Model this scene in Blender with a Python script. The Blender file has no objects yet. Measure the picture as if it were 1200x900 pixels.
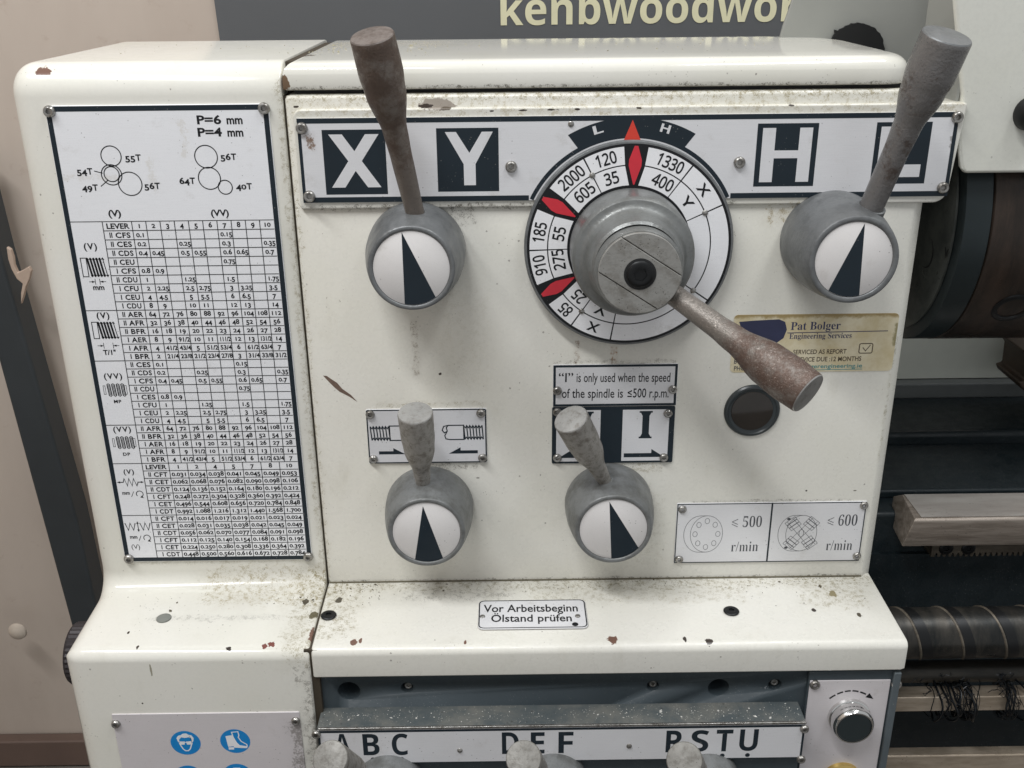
import bpy, bmesh, math, random
from mathutils import Vector, Matrix
random.seed(7)
SC = bpy.context.scene
COL = SC.collection
sin, cos, pi, rad = math.sin, math.cos, math.pi, math.radians

# ------------------------------------------------------------------ camera
FPX, DIST, CAMZ = 1200.0, 0.70, 1.5
def _rot(p, y, r):
    Rx = Matrix(((1,0,0),(0,cos(p),-sin(p)),(0,sin(p),cos(p))))
    Ry = Matrix(((cos(y),0,sin(y)),(0,1,0),(-sin(y),0,cos(y))))
    Rz = Matrix(((cos(r),-sin(r),0),(sin(r),cos(r),0),(0,0,1)))
    return Rz @ Rx @ Ry
_M = _rot(rad(22.516), rad(-0.339), rad(-0.535))
_t = lambda v: Vector((v[0], v[2], -v[1]))
RT, DN, FW = _t(_M[0]), _t(_M[1]), _t(_M[2])
CAM = Vector((0, -DIST, CAMZ))
cd = bpy.data.cameras.new('camera'); cam = bpy.data.objects.new('camera', cd); COL.objects.link(cam); SC.camera = cam
cd.sensor_width = 36; cd.lens = FPX / 1200 * 36; cd.clip_start = 0.02; cd.clip_end = 60
cam.matrix_world = Matrix.Translation(CAM) @ Matrix((RT, -DN, -FW)).transposed().to_4x4()

# ------------------------------------------------------------------ world, lamps, exposure
SC.view_settings.view_transform = 'Standard'; SC.view_settings.look = 'None'
SC.view_settings.exposure = 0.0; SC.view_settings.gamma = 1.0
W = bpy.data.worlds.new('World'); SC.world = W; W.use_nodes = True
W.node_tree.nodes['Background'].inputs[0].default_value = (0.95, 0.975, 1.0, 1)
W.node_tree.nodes['Background'].inputs[1].default_value = 0.47
def area(name, loc, aim, sx, sy, power, col=(.98, .99, 1)):
    l = bpy.data.lights.new(name, 'AREA'); l.shape = 'RECTANGLE'; l.size = sx; l.size_y = sy; l.energy = power; l.color = col
    o = bpy.data.objects.new(name, l); COL.objects.link(o); o.location = loc
    o.rotation_euler = (Vector(aim) - Vector(loc)).to_track_quat('-Z', 'Y').to_euler()
area('fluorescent_lamp', (-0.75, -0.85, 3.1), (-0.05, 0, 1.2), 1.5, 0.14, 38)
area('fluorescent_lamp', (0.95, -0.35, 3.2), (0.2, 0.0, 1.2), 1.5, 0.14, 22)

# ------------------------------------------------------------------ pixel rays on real planes
def ray(px, py): return RT*((px-600)/FPX) + DN*((py-450)/FPX) + FW
def P(px, py, d=0.0):
    v = ray(px, py); return CAM + v*((DIST-d)/v.y)
class Plane:
    """a real plane; a, b = local coordinates on it, h = height above it"""
    def __init__(s, o, u, v): s.o, s.u, s.v = Vector(o), Vector(u), Vector(v); s.n = s.u.cross(s.v)
    def at(s, a, b, h=0.0): return s.o + s.u*a + s.v*b + s.n*h
    def px(s, x, y):
        r = ray(x, y); k = (s.o-CAM).dot(s.n)/r.dot(s.n); q = CAM + r*k - s.o
        return (q.dot(s.u), q.dot(s.v))
def VP(d): return Plane((0, -d, 0), (1,0,0), (0,0,1))
def HP(z): return Plane((0, 0, z), (1,0,0), (0,1,0))

# ------------------------------------------------------------------ node materials
class NT:
    def __init__(s, name):
        s.m = bpy.data.materials.new(name); s.m.use_nodes = True; s.t = s.m.node_tree
        s.b = s.t.nodes['Principled BSDF']; s._p = None
    def new(s, ty, **k):
        n = s.t.nodes.new(ty)
        for a, v in k.items(): setattr(n, a, v)
        return n
    def put(s, sock, v):
        if isinstance(v, bpy.types.NodeSocket): s.t.links.new(v, sock)
        elif v is not None: sock.default_value = v
    @property
    def pos(s):
        if s._p is None: s._p = s.new('ShaderNodeNewGeometry').outputs['Position']
        return s._p
    def math(s, op, a, b=None, clamp=False):
        n = s.new('ShaderNodeMath', operation=op, use_clamp=clamp); s.put(n.inputs[0], a)
        if b is not None: s.put(n.inputs[1], b)
        return n.outputs[0]
    def vm(s, op, a, b=None, scale=None):
        n = s.new('ShaderNodeVectorMath', operation=op); s.put(n.inputs[0], a)
        if b is not None: s.put(n.inputs[1], b)
        if scale is not None: n.inputs['Scale'].default_value = scale
        return n.outputs['Value'] if op in ('LENGTH', 'DISTANCE') else n.outputs['Vector']
    def noise(s, scale, detail=4, rough=.55, stretch=None, out='Fac', off=None):
        n = s.new('ShaderNodeTexNoise'); n.inputs['Scale'].default_value = scale
        n.inputs['Detail'].default_value = detail; n.inputs['Roughness'].default_value = rough
        v = s.pos
        if off: v = s.vm('ADD', v, off)
        if stretch: v = s.vm('MULTIPLY', v, stretch)
        s.put(n.inputs['Vector'], v); return n.outputs[out]
    def vor(s, scale, off=(0, 0, 0)):
        n = s.new('ShaderNodeTexVoronoi'); n.inputs['Scale'].default_value = scale
        s.put(n.inputs['Vector'], s.vm('ADD', s.pos, off)); return n
    def step(s, v, lo, hi, a=0.0, b=1.0):
        n = s.new('ShaderNodeMapRange', interpolation_type='SMOOTHSTEP')
        s.put(n.inputs['Value'], v); s.put(n.inputs['From Min'], lo); s.put(n.inputs['From Max'], hi)
        n.inputs['To Min'].default_value = a; n.inputs['To Max'].default_value = b
        return n.outputs['Result']
    def mix(s, f, a, b):
        n = s.new('ShaderNodeMix', data_type='RGBA'); s.put(n.inputs[0], f)
        s.put(n.inputs[6], c4(a) if not isinstance(a, bpy.types.NodeSocket) else a)
        s.put(n.inputs[7], c4(b) if not isinstance(b, bpy.types.NodeSocket) else b)
        return n.outputs[2]
    def zone(s, c, h, fall):
        """1 inside the box centre c, half size h, fading to 0 over fall"""
        if getattr(s, '_wn', None) is None:
            a = s.vm('SUBTRACT', s.noise(75, 4, .65, out='Color'), (.5, .5, .5)); b = s.vm('SUBTRACT', s.noise(420, 2, .6, out='Color'), (.5, .5, .5))
            s._wn = s.vm('ADD', a, s.vm('SCALE', b, scale=.5))
        d = s.vm('ADD', s.pos, s.vm('SCALE', s._wn, scale=min(.03, fall*2.2)))
        d = s.vm('SUBTRACT', d, c); d = s.vm('ABSOLUTE', d); d = s.vm('SUBTRACT', d, h); d = s.vm('MAXIMUM', d, (0, 0, 0))
        return s.step(s.vm('LENGTH', d), 0.0, fall, 1.0, 0.0)
    def bump(s, h, strength=.2, dist=.001):
        n = s.new('ShaderNodeBump'); n.inputs['Strength'].default_value = strength; n.inputs['Distance'].default_value = dist
        s.put(n.inputs['Height'], h); s.put(s.b.inputs['Normal'], n.outputs[0])
    def done(s, col=None, rough=None, metal=None, spec=None, coat=None):
        B = s.b.inputs
        if col is not None: s.put(B['Base Color'], col if isinstance(col, bpy.types.NodeSocket) else c4(col))
        if rough is not None: s.put(B['Roughness'], rough)
        if metal is not None: s.put(B['Metallic'], metal)
        if spec is not None: s.put(B['Specular IOR Level'], spec)
        if coat is not None: s.put(B['Coat Weight'], coat)
        return s.m
def lin(v): v /= 255; return v/12.92 if v <= .04045 else ((v+.055)/1.055)**2.4
def rgb(r, g, b): return (lin(r), lin(g), lin(b), 1)
def c4(c): return tuple(c) if len(c) == 4 else tuple(c) + (1,)
def simple(name, col, rough=.5, metal=0., spec=None, nz=0.08, ns=60):
    n = NT(name); f = n.noise(ns, 3)
    a = tuple(min(1, x*(1-nz)) for x in col[:3]); b = tuple(min(1, x*(1+nz)) for x in col[:3])
    return n.done(n.mix(f, a, b), rough, metal, spec)

def pxz(x, y, d=0.0): return tuple(P(x, y, d))
def paint(name, base, zones=(), chips=(), rough=.28, speck=.5, relief=.06, mottle=1.0):
    """cream machine enamel: yellowing, grease grime inside the given zones, tiny dark specks, chips with their own shape"""
    n = NT(name)
    big = n.step(n.noise(9, 3), .3, .75)
    col = n.mix(big, base, tuple(base[i]*k for i, k in enumerate((.96, .96, .93))))
    fine = n.noise(420, 2)
    col = n.mix(n.step(fine, .35, .75, 0, .16*mottle), col, tuple(b*.72 for b in base[:3]))
    # handling smudges, faint
    sm = n.step(n.noise(34, 5, .7, stretch=(1, 1, .45)), .56, .80, 0, .26*mottle)
    col = n.mix(sm, col, (.38, .35, .26))
    # specks everywhere
    v = n.vor(330); s1 = n.step(v.outputs['Distance'], .10, .17, 1, 0)
    s1 = n.math('MULTIPLY', s1, n.step(n.noise(45, 2), .56, .66))
    col = n.mix(n.math('MULTIPLY', s1, speck), col, (.13, .11, .08))
    v = n.vor(95, (3, 1, 2)); wob = n.math('ADD', v.outputs['Distance'], n.math('MULTIPLY', n.noise(900, 2), .12))
    s2 = n.step(wob, .115, .14, 1, 0)
    s2 = n.math('MULTIPLY', s2, n.step(n.noise(21, 2, off=(5, 0, 0)), .50, .56))
    col = n.mix(n.math('MULTIPLY', s2, speck*1.3), col, (.10, .085, .07))
    g_all = None
    nz = n.noise(230, 6, .78); nf = n.noise(1300, 3, .7)
    nn = n.math('ADD', n.math('MULTIPLY', nz, .62), n.math('MULTIPLY', nf, .38))
    for c, h, fall, st, gc in zones:
        m = n.zone(c, h, fall)
        thr = n.step(m, 0, 1, .80, .475)
        g = n.step(nn, thr, n.math('ADD', thr, .11))
        g = n.math('MULTIPLY', n.math('MULTIPLY', g, m), st*.92)
        g2 = n.math('MULTIPLY', n.math('MULTIPLY', m, n.step(n.noise(60, 4), .3, .7)), .16*st)
        col = n.mix(n.math('MAXIMUM', g, g2), col, gc)
        g_all = g if g_all is None else n.math('MAXIMUM', g_all, g)
    wv = n.vm('SUBTRACT', n.noise(260, 3, out='Color'), (.5, .5, .5))
    wv = n.vm('SCALE', wv, scale=1.5)
    ch_all = None
    for c, h, cc in chips:
        d = n.vm('SUBTRACT', n.pos, c); d = n.vm('DIVIDE', d, h); d = n.vm('ADD', d, wv)
        m = n.step(n.vm('LENGTH', d), .88, 1.0, 1, 0)
        col = n.mix(m, col, cc); ch_all = m if ch_all is None else n.math('MAXIMUM', ch_all, m)
    r = n.step(n.noise(120, 3), .3, .7, rough-.05*mottle**3, rough+.12*mottle**3)
    if g_all is not None: r = n.math('ADD', r, n.math('MULTIPLY', g_all, .3))
    hgt = n.math('MULTIPLY', n.noise(230, 2), .25)
    if ch_all is not None: hgt = n.math('SUBTRACT', hgt, n.math('MULTIPLY', ch_all, .8))
    n.bump(hgt, relief, .0006)
    return n.done(col, r, 0, .5)

CREAM = rgb(220, 218, 210)[:3]
RUST = rgb(112, 84, 72)[:3]; DARKCHIP = rgb(58, 50, 44)[:3]; OLIVE = rgb(138, 128, 98)[:3]; SOOT = rgb(84, 78, 66)[:3]; BROWN = rgb(120, 92, 68)[:3]
def Z(px, py, d, h, fall, st, col): return (pxz(px, py, d), h, fall, st, col)
def chip(px, py, d, hx, hz, col, hy=.004): return (pxz(px, py, d), (hx, hy, hz), col)
def tchip(px, py, z, hx, hy, col):
    a, b = HP(z).px(px, py); return ((a, b, z), (hx, hy, .004), col)
ZL = CAMZ - .4612                                   # ledge height
m_panel = paint('panel_paint', CREAM, [
    ((.09, 0, CAMZ-.0885), (.23, .02, .006), .005, .55, rgb(150,136,96)[:3]),
    ((.0, 0, CAMZ-.083), (.30, .02, .002), .004, .7, OLIVE),
    ((.215, 0, CAMZ-.164), (.03, .02, .004), .012, .9, rgb(150,136,104)[:3]),
    ((.0, 0, CAMZ-.1565), (.16, .02, .001), .004, .8, SOOT),
    ((.07, 0, ZL+.0003), (.24, .02, .0012), .003, .9, SOOT),
    ((-.1445, 0, CAMZ-.27), (.0015, .02, .2), .006, .75, OLIVE),
    Z(487, 410, 0, (.0014, .02, .022), .004, .7, rgb(110,94,74)[:3]),
    Z(676, 415, 0, (.0012, .02, .010), .003, .9, BROWN),
    Z(720, 418, 0, (.0016, .02, .007), .003, .95, rgb(150,110,70)[:3]),
    Z(545, 395, 0, (.010, .02, .035), .03, .22, rgb(150,142,116)[:3]), Z(760, 620, 0, (.006, .02, .03), .02, .3, rgb(140,132,108)[:3]),
    Z(1040, 470, 0, (.0006, .02, .05), .003, .8, rgb(150,144,120)[:3]),
    Z(530, 545, 0, (.018, .02, .002), .006, .7, SOOT),
    Z(505, 474, 0, (.04, .02, .001), .003, .7, OLIVE),
    Z(750, 546, 0, (.015, .02, .003), .006, .7, OLIVE),
    Z(720, 424, 0, (.045, .02, .0006), .003, .6, SOOT),
    Z(540, 250, 0, (.010, .02, .006), .006, .7, SOOT),
    Z(905, 587, 0, (.062, .02, .0006), .002, .6, SOOT),
], [chip(516, 438, 0, .0013, .001, DARKCHIP), chip(347, 125, 0, .002, .0008, DARKCHIP),
    chip(512, 122, 0, .0125, .0042, rgb(150,142,132)[:3], .008), chip(499, 124, 0, .0050, .0014, DARKCHIP, .008), chip(522, 127, 0, .0040, .0012, rgb(96,86,74)[:3], .008),
    chip(576, 129.5, 0, .0016, .0007, DARKCHIP, .006), chip(613, 128.5, 0, .0034, .0008, DARKCHIP, .006), chip(646, 127.8, 0, .0046, .0008, DARKCHIP, .006), chip(676, 127.3, 0, .0022, .0009, DARKCHIP, .006),
    chip(748, 126, 0, .0022, .0008, DARKCHIP, .006), chip(926, 123, 0, .0026, .0007, DARKCHIP, .006), chip(1058, 62, 0, .002, .001, DARKCHIP, .006), chip(1122, 116, 0, .0026, .0008, DARKCHIP, .008),
    chip(455, 300, 0, .0006, .0016, DARKCHIP), chip(560, 560, 0, .0014, .0005, SOOT), chip(945, 575, 0, .0009, .0007, DARKCHIP), chip(1033, 565, 0, .0007, .0007, DARKCHIP), chip(1002, 575, 0, .0012, .0005, SOOT)])
m_cover = paint('cover_paint', CREAM, [
    ((-.10, .14, CAMZ-.060), (.05, .02, .004), .03, .8, OLIVE),
    ((.06, -.002, CAMZ-.0775), (.22, .01, .0006), .002, .95, SOOT),
], [tchip(355, 66, CAMZ-.0610, .011, .008, rgb(128,120,112)[:3]), chip(333, 97, 0, .004, .005, rgb(110,88,66)[:3], .012),
    tchip(1048, 60, CAMZ-.061, .010, .006, rgb(70,62,50)[:3])], rough=.10, relief=.006, mottle=.3)
m_gear = paint('gear_cover_paint', CREAM, [
    ((-.19, -.012, ZL), (.045, .012, .01), .022, .85, rgb(150,138,104)[:3]),
    ((-.152, -.04, ZL), (.010, .05, .01), .022, .8, OLIVE),
    ((-.225, -.045, ZL), (.05, .0012, .01), .006, .45, SOOT),
    ((-.1475, -.085, CAMZ-.56), (.003, .02, .08), .014, .7, SOOT),
    ((-.148, 0, CAMZ-.27), (.0015, .02, .2), .005, .7, OLIVE),
    ((-.23, 0, CAMZ-.4405), (.07, .02, .0006), .003, .5, OLIVE),
], [chip(50, 84, -.005, .0058, .0036, RUST, .012), tchip(318, 753, ZL, .0034, .0035, rgb(118,70,62)[:3]), tchip(310, 755, ZL, .0026, .0030, rgb(118,70,62)[:3]),
    tchip(366, 742, ZL, .0028, .010, RUST), tchip(368, 720, ZL, .004, .005, rgb(96,90,70)[:3]), tchip(268, 757, ZL, .0028, .0022, DARKCHIP),
    tchip(358, 705, ZL, .0026, .0040, SOOT), tchip(150, 740, ZL, .001, .002, DARKCHIP), tchip(161, 756, ZL, .0013, .002, DARKCHIP),
    chip(177, 785, .085, .0008, .006, rgb(150,146,130)[:3]), chip(167, 824, .085, .0008, .0008, DARKCHIP)], rough=.17, relief=.012, mottle=.55)
m_ledge = paint('ledge_paint', rgb(221,219,211)[:3], [
    ((.06, -.006, ZL), (.24, .004, .01), .012, .8, rgb(136,128,102)[:3]),
    ((-.135, -.03, ZL), (.012, .03, .01), .030, .8, OLIVE),
    ((-.04, -.020, ZL), (.04, .003, .01), .012, .6, SOOT),
    ((.255, -.02, ZL), (.02, .016, .01), .02, .7, OLIVE),
    ((.10, -.02, ZL), (.08, .008, .01), .012, .5, OLIVE),
], [tchip(414, 751, ZL, .0030, .0038, RUST), tchip(422, 749, ZL, .0014, .0034, RUST), tchip(718, 748, ZL, .0038, .0052, RUST),
    tchip(831, 750, ZL, .0032, .005, DARKCHIP), tchip(835, 758, ZL, .0012, .003, DARKCHIP), tchip(959, 752, ZL, .0026, .003, DARKCHIP),
    tchip(1000, 753, ZL, .0014, .002, DARKCHIP), tchip(593, 762, ZL, .0018, .003, DARKCHIP), tchip(954, 714, ZL, .0016, .0024, DARKCHIP),
    tchip(1007, 719, ZL, .0022, .003, SOOT), tchip(397, 703, ZL, .0026, .004, SOOT), tchip(803, 747, ZL, .0018, .003, DARKCHIP),
    tchip(545, 751, ZL, .0012, .003, RUST), tchip(976, 695, ZL, .003, .005, OLIVE)], rough=.3)
m_guard = paint('guard_paint', rgb(210,210,202)[:3], [((.36, .03, CAMZ-.128), (.1, .02, .001), .004, .5, SOOT)], [], rough=.35, speck=.3)

def dust_paint(name, base, dust=(.5,.5,.47), amt=.5, rough=.4):
    n = NT(name); col = n.mix(n.noise(30, 4), tuple(x*.85 for x in base), tuple(x*1.2 for x in base))
    v = n.vor(420); s = n.step(v.outputs['Distance'], .12, .22, 1, 0); s = n.math('MULTIPLY', s, n.step(n.noise(60, 3), .5, .6))
    col = n.mix(n.math('MULTIPLY', s, amt), col, dust)
    n.bump(n.noise(260, 3), .15, .001)
    return n.done(col, n.step(n.noise(80, 3), .3, .7, rough-.08, rough+.15), 0, .45)
m_slate = dust_paint('slate_enamel', rgb(60,69,74)[:3], amt=.12)
def dusty_top():
    n = NT('dusty_slate_enamel')
    base = n.mix(n.step(n.noise(28, 7, .7), .35, .70), rgb(70,77,79)[:3], rgb(104,104,99)[:3])
    v = n.vor(520); s = n.step(v.outputs['Distance'], .16, .26, 1, 0); s = n.math('MULTIPLY', s, n.step(n.noise(120, 3), .50, .58))
    col = n.mix(n.math('MULTIPLY', s, .3), base, rgb(180,178,170)[:3])
    v = n.vor(150, (1, 2, 3)); s = n.step(v.outputs['Distance'], .10, .15, 1, 0); s = n.math('MULTIPLY', s, n.step(n.noise(40, 2), .5, .55))
    col = n.mix(n.math('MULTIPLY', s, .5), col, (.03, .028, .025))
    n.bump(n.noise(500, 4, .7), .5, .001)
    return n.done(col, .65, 0, .3)
m_dusty = dusty_top()
m_dark = dust_paint('bed_dark_enamel', rgb(24,34,38)[:3], amt=.10, rough=.45)
m_black = simple('black_oxide', rgb(30,31,32), .38, .5)
m_hole = simple('recess_shade_black', rgb(16,17,18), .6)  # near-black that paints the darkness of holes, gaps and recesses
def worn_ink(name, base):
    n = NT(name); col = n.mix(n.noise(30, 4), tuple(x*.85 for x in base[:3]), tuple(x*1.25 for x in base[:3]))
    v = n.vor(480, (4, 1, 0)); k = n.step(v.outputs['Distance'], .10, .17, 1, 0); k = n.math('MULTIPLY', k, n.step(n.noise(46, 3), .54, .64))
    col = n.mix(n.math('MULTIPLY', k, .7), col, (.30, .29, .27))
    sc = n.step(n.noise(26, 7, .8, stretch=(1, 1, .15)), .66, .70, 0, .35); col = n.mix(sc, col, (.22, .22, .21))
    return n.done(col, n.step(n.noise(50, 3), .3, .7, .38, .58), 0, .35)
m_ink = worn_ink('print_slate_blue', rgb(24,35,43))
m_inkblack = worn_ink('print_black', rgb(19,21,24))
m_inkthin = simple('print_grey_line', rgb(66,68,74), .5)
m_red = simple('print_red', rgb(200,44,58), .4, nz=.12, ns=160)
m_pointer = simple('print_orange_red', rgb(206,62,46), .4, nz=.1)
m_blue = simple('print_safety_blue', rgb(20,128,196), .35)
m_white = simple('print_white', rgb(226,228,230), .4)
def plate_mat(name, base, zones=(), metal=.16, rough=.38, brushed=True):
    n = NT(name)
    st = n.noise(70, 5, .6, stretch=(1, 1, 22)) if brushed else n.noise(60, 4)
    col = n.mix(st, tuple(x*.93 for x in base), tuple(min(1, x*1.04) for x in base))
    col = n.mix(n.step(n.noise(48, 6, .7), .57, .78, 0, .32), col, rgb(150,142,126)[:3])
    v = n.vor(260, (2, 0, 1)); s = n.step(v.outputs['Distance'], .07, .12, 1, 0); s = n.math('MULTIPLY', s, n.step(n.noise(38, 2), .50, .58))
    col = n.mix(n.math('MULTIPLY', s, .6), col, (.10, .09, .075))
    v = n.vor(1100, (2, 3, 1)); s = n.step(v.outputs['Distance'], .15, .28, 1, 0)
    col = n.mix(n.math('MULTIPLY', s, .10), col, (.14, .13, .11))
    nn = n.math('ADD', n.math('MULTIPLY', n.noise(170, 6, .75), .6), n.math('MULTIPLY', n.noise(900, 3, .7), .4))
    for c, h, fall, stt, gc in zones:
        m = n.zone(c, h, fall); thr = n.step(m, 0, 1, .8, .42); g = n.step(nn, thr, n.math('ADD', thr, .12))
        col = n.mix(n.math('MAXIMUM', n.math('MULTIPLY', n.math('MULTIPLY', g, m), stt), n.math('MULTIPLY', m, .12*stt)), col, gc)
    n.bump(n.noise(40, 2), .05, .002)
    return n.done(col, n.step(n.noise(40, 4), .3, .7, rough-.06, rough+.12), metal, .5)
m_plate = plate_mat('anodised_plate', rgb(221,221,223)[:3], [
    Z(1112, 166, 0, (.0008, .01, .003), .003, .6, SOOT), Z(365, 165, 0, (.001, .01, .004), .004, .9, BROWN),
    Z(440, 235, 0, (.05, .01, .001), .004, .7, SOOT)])
m_plate2 = plate_mat('anodised_plate_chart', rgb(234,235,238)[:3], [
    (pxz(215, 160), (.0008, .01, .012), .006, .22, rgb(176,164,132)[:3]), (pxz(180, 205), (.001, .01, .010), .006, .22, rgb(176,164,132)[:3]),
    (pxz(105, 208), (.018, .01, .0008), .004, .2, rgb(180,168,140)[:3])], metal=.08, rough=.42)
m_safety = plate_mat('safety_plate', rgb(210,205,206)[:3], [(pxz(354, 885, .085), (.002, .01, .03), .014, .6, SOOT)], metal=.12, rough=.4)
m_disc = plate_mat('pointer_disc', rgb(222,219,217)[:3], metal=.1, rough=.45, brushed=False)
m_dialface = plate_mat('dial_face', rgb(240,240,242)[:3], metal=.12, rough=.33)

def cast(name, base, dark, spk=.5, metal=.55, rough=.42, scale=1.0, th=.52):
    n = NT(name)
    col = n.mix(n.step(n.noise(70*scale, 6, .7), th-.12, th+.16), base, dark)
    v = n.vor(700); s = n.step(v.outputs['Distance'], .12, .26, 1, 0); s = n.math('MULTIPLY', s, n.step(n.noise(110, 4), .48, .60))
    col = n.mix(n.math('MULTIPLY', s, spk), col, (.05, .045, .04))
    n.bump(n.math('ADD', n.noise(420, 3), n.math('MULTIPLY', n.noise(60, 4), .6)), .22, .0012)
    return n.done(col, n.step(n.noise(60, 4), .3, .7, rough-.08, rough+.16), metal, .5)
m_hub = cast('hub_cast_alloy', rgb(113,115,116)[:3], rgb(97,99,100)[:3], .2, .3, .4)
m_hubtan = cast('hub_cast_alloy_worn', rgb(122,124,124)[:3], rgb(100,101,99)[:3], .4, .3, .4)
m_dialhub = cast('dial_hub_alloy', rgb(122,124,123)[:3], rgb(112,113,111)[:3], .3, .4, .38)
m_dialcap = cast('dial_cap_alloy', rgb(146,145,141)[:3], rgb(122,119,113)[:3], 1.0, .3, .48)
m_grip = cast('handle_speckled_steel', rgb(146,143,138)[:3], rgb(104,98,90)[:3], 1.0, .25, .52, 2.6, .54)
m_tip = cast('handle_tip_steel', rgb(158,157,154)[:3], rgb(128,124,118)[:3], .5, .4, .42, 2.5, .58)
m_tipgrey = cast('handle_tip_grey', rgb(122,120,115)[:3], rgb(98,95,89)[:3], .8, .2, .5, 3, .55)
m_tipdark = cast('handle_tip_tarnished', rgb(124,116,111)[:3], rgb(98,88,82)[:3], .4, .35, .45, 2)
def rusty(name, steel, rust, lo, hi, painted_glint=0., metal=.3, rough=.5, bare=()):
    n = NT(name)
    f = n.step(n.noise(85, 6, .72), lo, hi)
    for c_, h_, fl_ in bare: f = n.math('MULTIPLY', f, n.step(n.zone(c_, h_, fl_), 0, 1, 1, .1))
    r2 = n.mix(n.noise(240, 5, .7), tuple(x*.62 for x in rust), tuple(min(1, x*1.3) for x in rust))
    col = n.mix(f, steel, r2)
    if painted_glint:
        q = n.step(n.noise(900, 5, .9), .54, .64); q = n.math('MULTIPLY', q, n.step(n.noise(60, 3), .30, .62))
        col = n.mix(n.math('MULTIPLY', q, painted_glint), col, rgb(196,184,174)[:3])  # fine glints painted into the base colour as pale specks
    v = n.vor(650); s = n.step(v.outputs['Distance'], .12, .22, 1, 0); s = n.math('MULTIPLY', s, n.step(n.noise(90, 3), .5, .6))
    col = n.mix(n.math('MULTIPLY', s, .7), col, (.03, .025, .02))
    n.bump(n.noise(380, 5, .7), .42, .0014)
    return n.done(col, n.step(f, 0, 1, rough-.12, rough+.12), metal, .5)
m_rust1 = rusty('handle_brown_rust', rgb(118,110,103)[:3], rgb(92,78,69)[:3], .32, .58, rough=.44, bare=[(pxz(490, 235, .03), (.01, .012, .008), .035)])
m_rust2 = rusty('handle_grey_rust', rgb(124,122,121)[:3], rgb(92,82,76)[:3], .50, .66, metal=.45, rough=.38, bare=[(pxz(1105, 55, .06), (.03, .02, .004), .02), (pxz(1020, 225, .04), (.006, .012, .006), .012)])
m_rust3 = rusty('handle_rust_painted_glints', rgb(118,113,107)[:3], rgb(92,74,65)[:3], .28, .58, painted_glint=.7, metal=.35, rough=.42, bare=[(pxz(808, 357, .075), (.012, .02, .010), .028)])
m_screw = cast('screw_steel', rgb(168,166,162)[:3], rgb(120,116,110)[:3], .3, .85, .3, 3)
m_chrome = simple('chrome', rgb(222,222,220), .14, 1.0)
m_brass = simple('brass', rgb(206,178,110), .3, .8)
m_button = simple('black_button_cap', rgb(38,46,48), .3)
def steelmat(name, a, b, rough=.4, metal=.6, stretch=(.15, 1, 1), sc=90):
    n = NT(name); f = n.noise(sc, 6, .7, stretch=stretch); col = n.mix(n.step(f, .3, .7), a, b)
    v = n.vor(300); s = n.step(v.outputs['Distance'], .1, .2, 1, 0); s = n.math('MULTIPLY', s, n.step(n.noise(50, 3), .52, .6))
    col = n.mix(n.math('MULTIPLY', s, .5), col, (.03, .026, .02))
    n.bump(f, .25, .001); return n.done(col, n.step(n.noise(30, 4), .3, .7, rough-.1, rough+.15), metal, .5)
m_waytop = steelmat('ground_way_top', rgb(184,180,174)[:3], rgb(158,152,146)[:3], .4, .4)
m_wayface = steelmat('oily_way_face', rgb(158,148,138)[:3], rgb(116,106,96)[:3], .4, .4, (.12, 1, 1.6), 130)
m_rack = steelmat('rack_steel', rgb(112,104,92)[:3], rgb(72,66,58)[:3], .45, .4)
m_chuckbrown = steelmat('chuck_body', rgb(66,54,46)[:3], rgb(40,35,31)[:3], .36, .4, (1, .2, .2), 50)
m_spindle = steelmat('spindle_flange_steel', rgb(96,98,94)[:3], rgb(66,70,68)[:3], .36, .4, (1, 1, 1), 40)
m_screwcov = steelmat('spring_cover_steel', rgb(78,74,68)[:3], rgb(36,38,38)[:3], .36, .6, (1, .3, .3), 46)
m_rod = steelmat('feed_rod_steel', rgb(196,182,164)[:3], rgb(156,142,124)[:3], .36, .55, (.2, 1, 1), 80)
m_dullrod = steelmat('dull_rod_steel', rgb(66,62,56)[:3], rgb(42,42,40)[:3], .4, .5, (.2, 1, 1), 60)

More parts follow.
